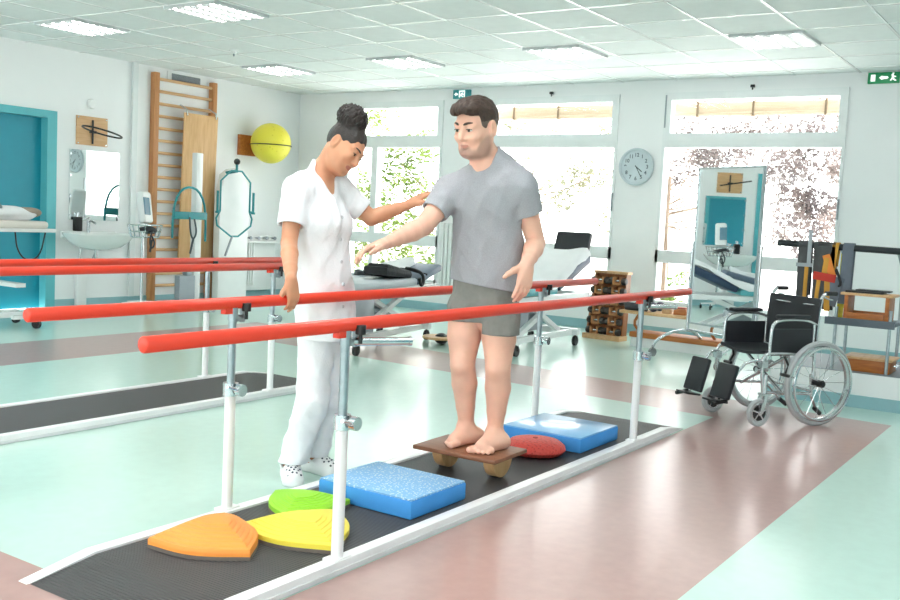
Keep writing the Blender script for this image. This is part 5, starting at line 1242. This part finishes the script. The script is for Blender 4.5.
# tunic
lo = np.minimum.reduce([p(u, v, o) for u in (268, 380) for v in (350, 155) for o in (-.3, .32)]); hi = np.maximum.reduce([p(u, v, o) for u in (268, 380) for v in (350, 155) for o in (-.3, .32)])
TU = SDF(lo, hi, .0045)
ra_ = sleeve(TU, RSH, REL, .68, .071, .070); la_ = sleeve(TU, LSH, LEL, .72, .076, .064)
TU.warp(fold(.003, 31, f0=75))
for s, e, a, rr in ((RSH, REL, ra_, .054), (LSH, LEL, la_, .05)):
    dr = nrm(e-s); c_ = np.array(a, np.float32); n_ = np.array(dr, np.float32)
    TU.put(lambda X, c_=c_, n_=n_: np.minimum((X-c_)@n_, .115-np.linalg.norm(X-(c_+n_*.055), axis=-1)), a-.2, a+.2, 0, 'and'); TU.cone(a-dr*.03, a+dr*.05, rr, rr+.006, .004, mode='sub')
T2 = SDF(TU.lo, TU.lo+TU.h*(TU.n-1), TU.h); wo_torso(T2, .018, .05)
T2.cone(p(328, 338, .0), p(325, 285, .0), .178, .158, .05, (fwd, .76)); T2.cone(p(325, 285, 0), p(322, 225, 0), .150, .150, .04, (fwd, .8))
T2.warp(fold(.005, 41, f0=58, stretch=(1, 1, .7)))
_n = np.minimum(T2.n, TU.n); _s = tuple(slice(0, int(k)) for k in _n); _a, _b = TU.D[_s], T2.D[_s]; _h = np.maximum(.03-np.abs(_a-_b), 0)/.03; TU.D[_s] = np.minimum(_a, _b)-_h*_h*.03*.25
h1, h2 = p(300, 336, 0), p(358, 341, 0); hn = np.cross(h2-h1, d_); hn = hn*-np.sign(hn[2]); TU.cut((h1+h2)/2, hn)
TU.cone(p(335, 150, .0), p(320, 176, .0), .055, .068, .012, mode='sub')
vt = p(322, 205, 0)+fwd*.13; v0 = p(319, 172, 0)+fwd*.05; TU.chain([v0, (v0+vt)/2+fwd*.012, vt], [.062, .036, .006], .008, mode='sub')
WHC = mat('white_uniform_cotton', (236, 237, 242), .8, var=.015, vs=10, bump=.25, bs=120)
TU.build('tunic', WHC, Wm, 2)
def front_pt(v, off):       # point on the front of the tunic at a height
    c = p(*off); return c
bt = MB()
for z in (1.33, 1.22, 1.11, 1.0, .89, .79):
    # march from in front of the chest back to the tunic surface
    ax0 = p(322, 260, 0); o = np.array([ax0[0], ax0[1], z])+fwd*.32-lat*.012
    for st in range(140):
        ii = np.round((o-TU.lo)/TU.h).astype(int)
        if (ii >= 0).all() and (ii < TU.n).all() and TU.D[tuple(ii)] < .001: break
        o = o-fwd*.003
    bt.lathe([(.0085, -.003), (.0085, .004), (.006, .0055), (.0002, .005)], o, fwd, n=12)
    b1_ = bt.build('button', mat('pearl_button', (206, 208, 214), .25), Wm, world=True); bt = MB()
# trousers
lo = np.minimum.reduce([p(u, v, o) for u in (262, 360) for v in (490, 290) for o in (-.3, .34)]); hi = np.maximum.reduce([p(u, v, o) for u in (262, 360) for v in (490, 290) for o in (-.3, .34)])
TR = SDF(lo, hi, .0045)
TR.cone(p(325, 330, .03), p(324, 300, .02), .160, .150, .04, (fwd, .74))
TR.chain([RH, RK, RA-up*.01], [.100, .084, .078], .02); TR.chain([LH, LK, LA-up*.01], [.100, .080, .074], .02)
TR.warp(fold(.006, 11, f0=46, stretch=(1, 1, .9)))
for a, zc in ((RA, .085), (LA, .085)):
    sg = -1 if a is RA else 1; mid = (RA+LA)/2
    TR.cone(a-up*.12, a+up*.02, .07, .062, .004, mode='sub')
TR.cut(V3(0, 0, .088), -up); TR.cut(p(324, 306, .0), up)
TR.build('trousers', WHC, Wm, 2)
# white clogs with holes
CLOG = mat('white_clog_rubber', (236, 238, 238), .5, var=.02)
for a, toe in ((RA, np.array(onz(297, 491.5, 0))), (LA, np.array(onz(339, 477, 0)))):
    heel = np.array([a[0], a[1], 0]); dr = nrm((toe-heel)*V3(1, 1, 0)); sd = np.cross(up, dr); L_ = .255; h = heel-dr*.075
    S_ = SDF(h-.12*np.array([1, 1, 0])-V3(.1, .1, 0.002), h+dr*L_*0+V3(.4, .4, .15), .004)
    S_ = SDF(np.minimum(h, h+dr*L_)-V3(.09, .09, .002), np.maximum(h, h+dr*L_)+V3(.09, .09, .16), .004)
    S_.chain([h+dr*.04+up*.02, h+dr*.13+up*.02, h+dr*.19+sd*-.004+up*.02], [.04, .041, .05], .03); S_.cone(h+dr*.045+up*.06, h+dr*.05+up*.03, .038, .04, .03)
    S_.cone(h+dr*.13+up*.05, h+dr*.2+up*.026, .043, .036, .04)
    S_.put(lambda X: .0005-X[..., 2], S_.lo, S_.lo+S_.h*S_.n, 0, 'and')
    S_.cone(h+dr*.06+up*.20, h+dr*.062+up*.035, .04, .034, .006, mode='sub')
    sh = S_.build('clog', CLOG, Wm, 2)
    hm = MB()
    for i in range(4):
        for j in range(3+(i % 2)):
            q = (j-(2+(i % 2))/2)*.022; c = h+dr*(.155+.022*i)+sd*q; o = np.array([c[0], c[1], .13])
            for st in range(100):
                ii = np.round((o-S_.lo)/S_.h).astype(int)
                if (ii >= 0).all() and (ii < S_.n).all() and S_.D[tuple(ii)] < .001: break
                o = o-up*.002
            nn = nrm(up*.8+sd*q*18+dr*.3); hm.lathe([(.0055, -.004), (.0055, .0006), (.0002, .0008)], o, nn, n=10)
    hm.build('ventilation_holes', mat('hole_dark', (70, 76, 92), .8), sh, world=True)
    m = MB(); m.tube([h+dr*.13+sd*.043+up*.055, h+dr*.05+sd*.047+up*.075, h-dr*.01+up*.085, h+dr*.05-sd*.047+up*.075, h+dr*.13-sd*.043+up*.055], .008, smooth=2); m.build('heel_strap', CLOG, sh, world=True)
SKY, LAMP, SUN, EXPO = 4.6, 34.0, 8.0, 0.40
# ------------------------------------------------------------------ light
wd = bpy.data.worlds.new('world'); S.world = wd; wd.use_nodes = True; nt = wd.node_tree; N = nt.nodes; Lk = nt.links
bg = N['Background']; tc = N.new('ShaderNodeTexCoord'); sx = N.new('ShaderNodeSeparateXYZ'); rp = N.new('ShaderNodeValToRGB')
Lk.new(tc.outputs['Generated'], sx.inputs[0]); Lk.new(sx.outputs['Z'], rp.inputs['Fac'])
rp.color_ramp.elements[0].position = .0; rp.color_ramp.elements[0].color = (1., .975, .97, 1); rp.color_ramp.elements[1].position = .6; rp.color_ramp.elements[1].color = (.98, .97, 1., 1)
Lk.new(rp.outputs['Color'], bg.inputs['Color']); bg.inputs['Strength'].default_value = SKY
def area(name, loc, rot, sx_, sy_, power, color=(1, 1, 1)):
    l = bpy.data.lights.new(name, 'AREA'); l.shape = 'RECTANGLE'; l.size = sx_; l.size_y = sy_; l.energy = power; l.color = color
    o = bpy.data.objects.new(name, l); COL.objects.link(o); o.location = loc; o.rotation_euler = rot
    return o
for x in (.58, 3.52):
    for y in (9.18, 7.11, 4.98, 2.76, .6): area('unseen_fill_lamp', (x, y, ZC-.0062), (0, 0, 0), .64, .62, LAMP, (1., .965, .965))  # fill lamps added at the unseen panels, brightening the room from the front
for x in (6.46, 9.43): area('unseen_fill_lamp', (x, .6, ZC-.0062), (0, 0, 0), .64, .62, LAMP, (1., .965, .965))  # two further fill lamps added out of view
su = bpy.data.lights.new('sun', 'SUN'); su.energy = SUN; su.angle = .02; so = bpy.data.objects.new('sun', su); COL.objects.link(so); so.rotation_euler = (math.radians(20), 0, math.radians(10))
vs_ = S.view_settings; S.display_settings.display_device = 'sRGB'; vs_.view_transform = 'Standard'; vs_.look = 'None'; vs_.gamma = 1.0; vs_.use_curve_mapping = False; vs_.exposure = EXPO
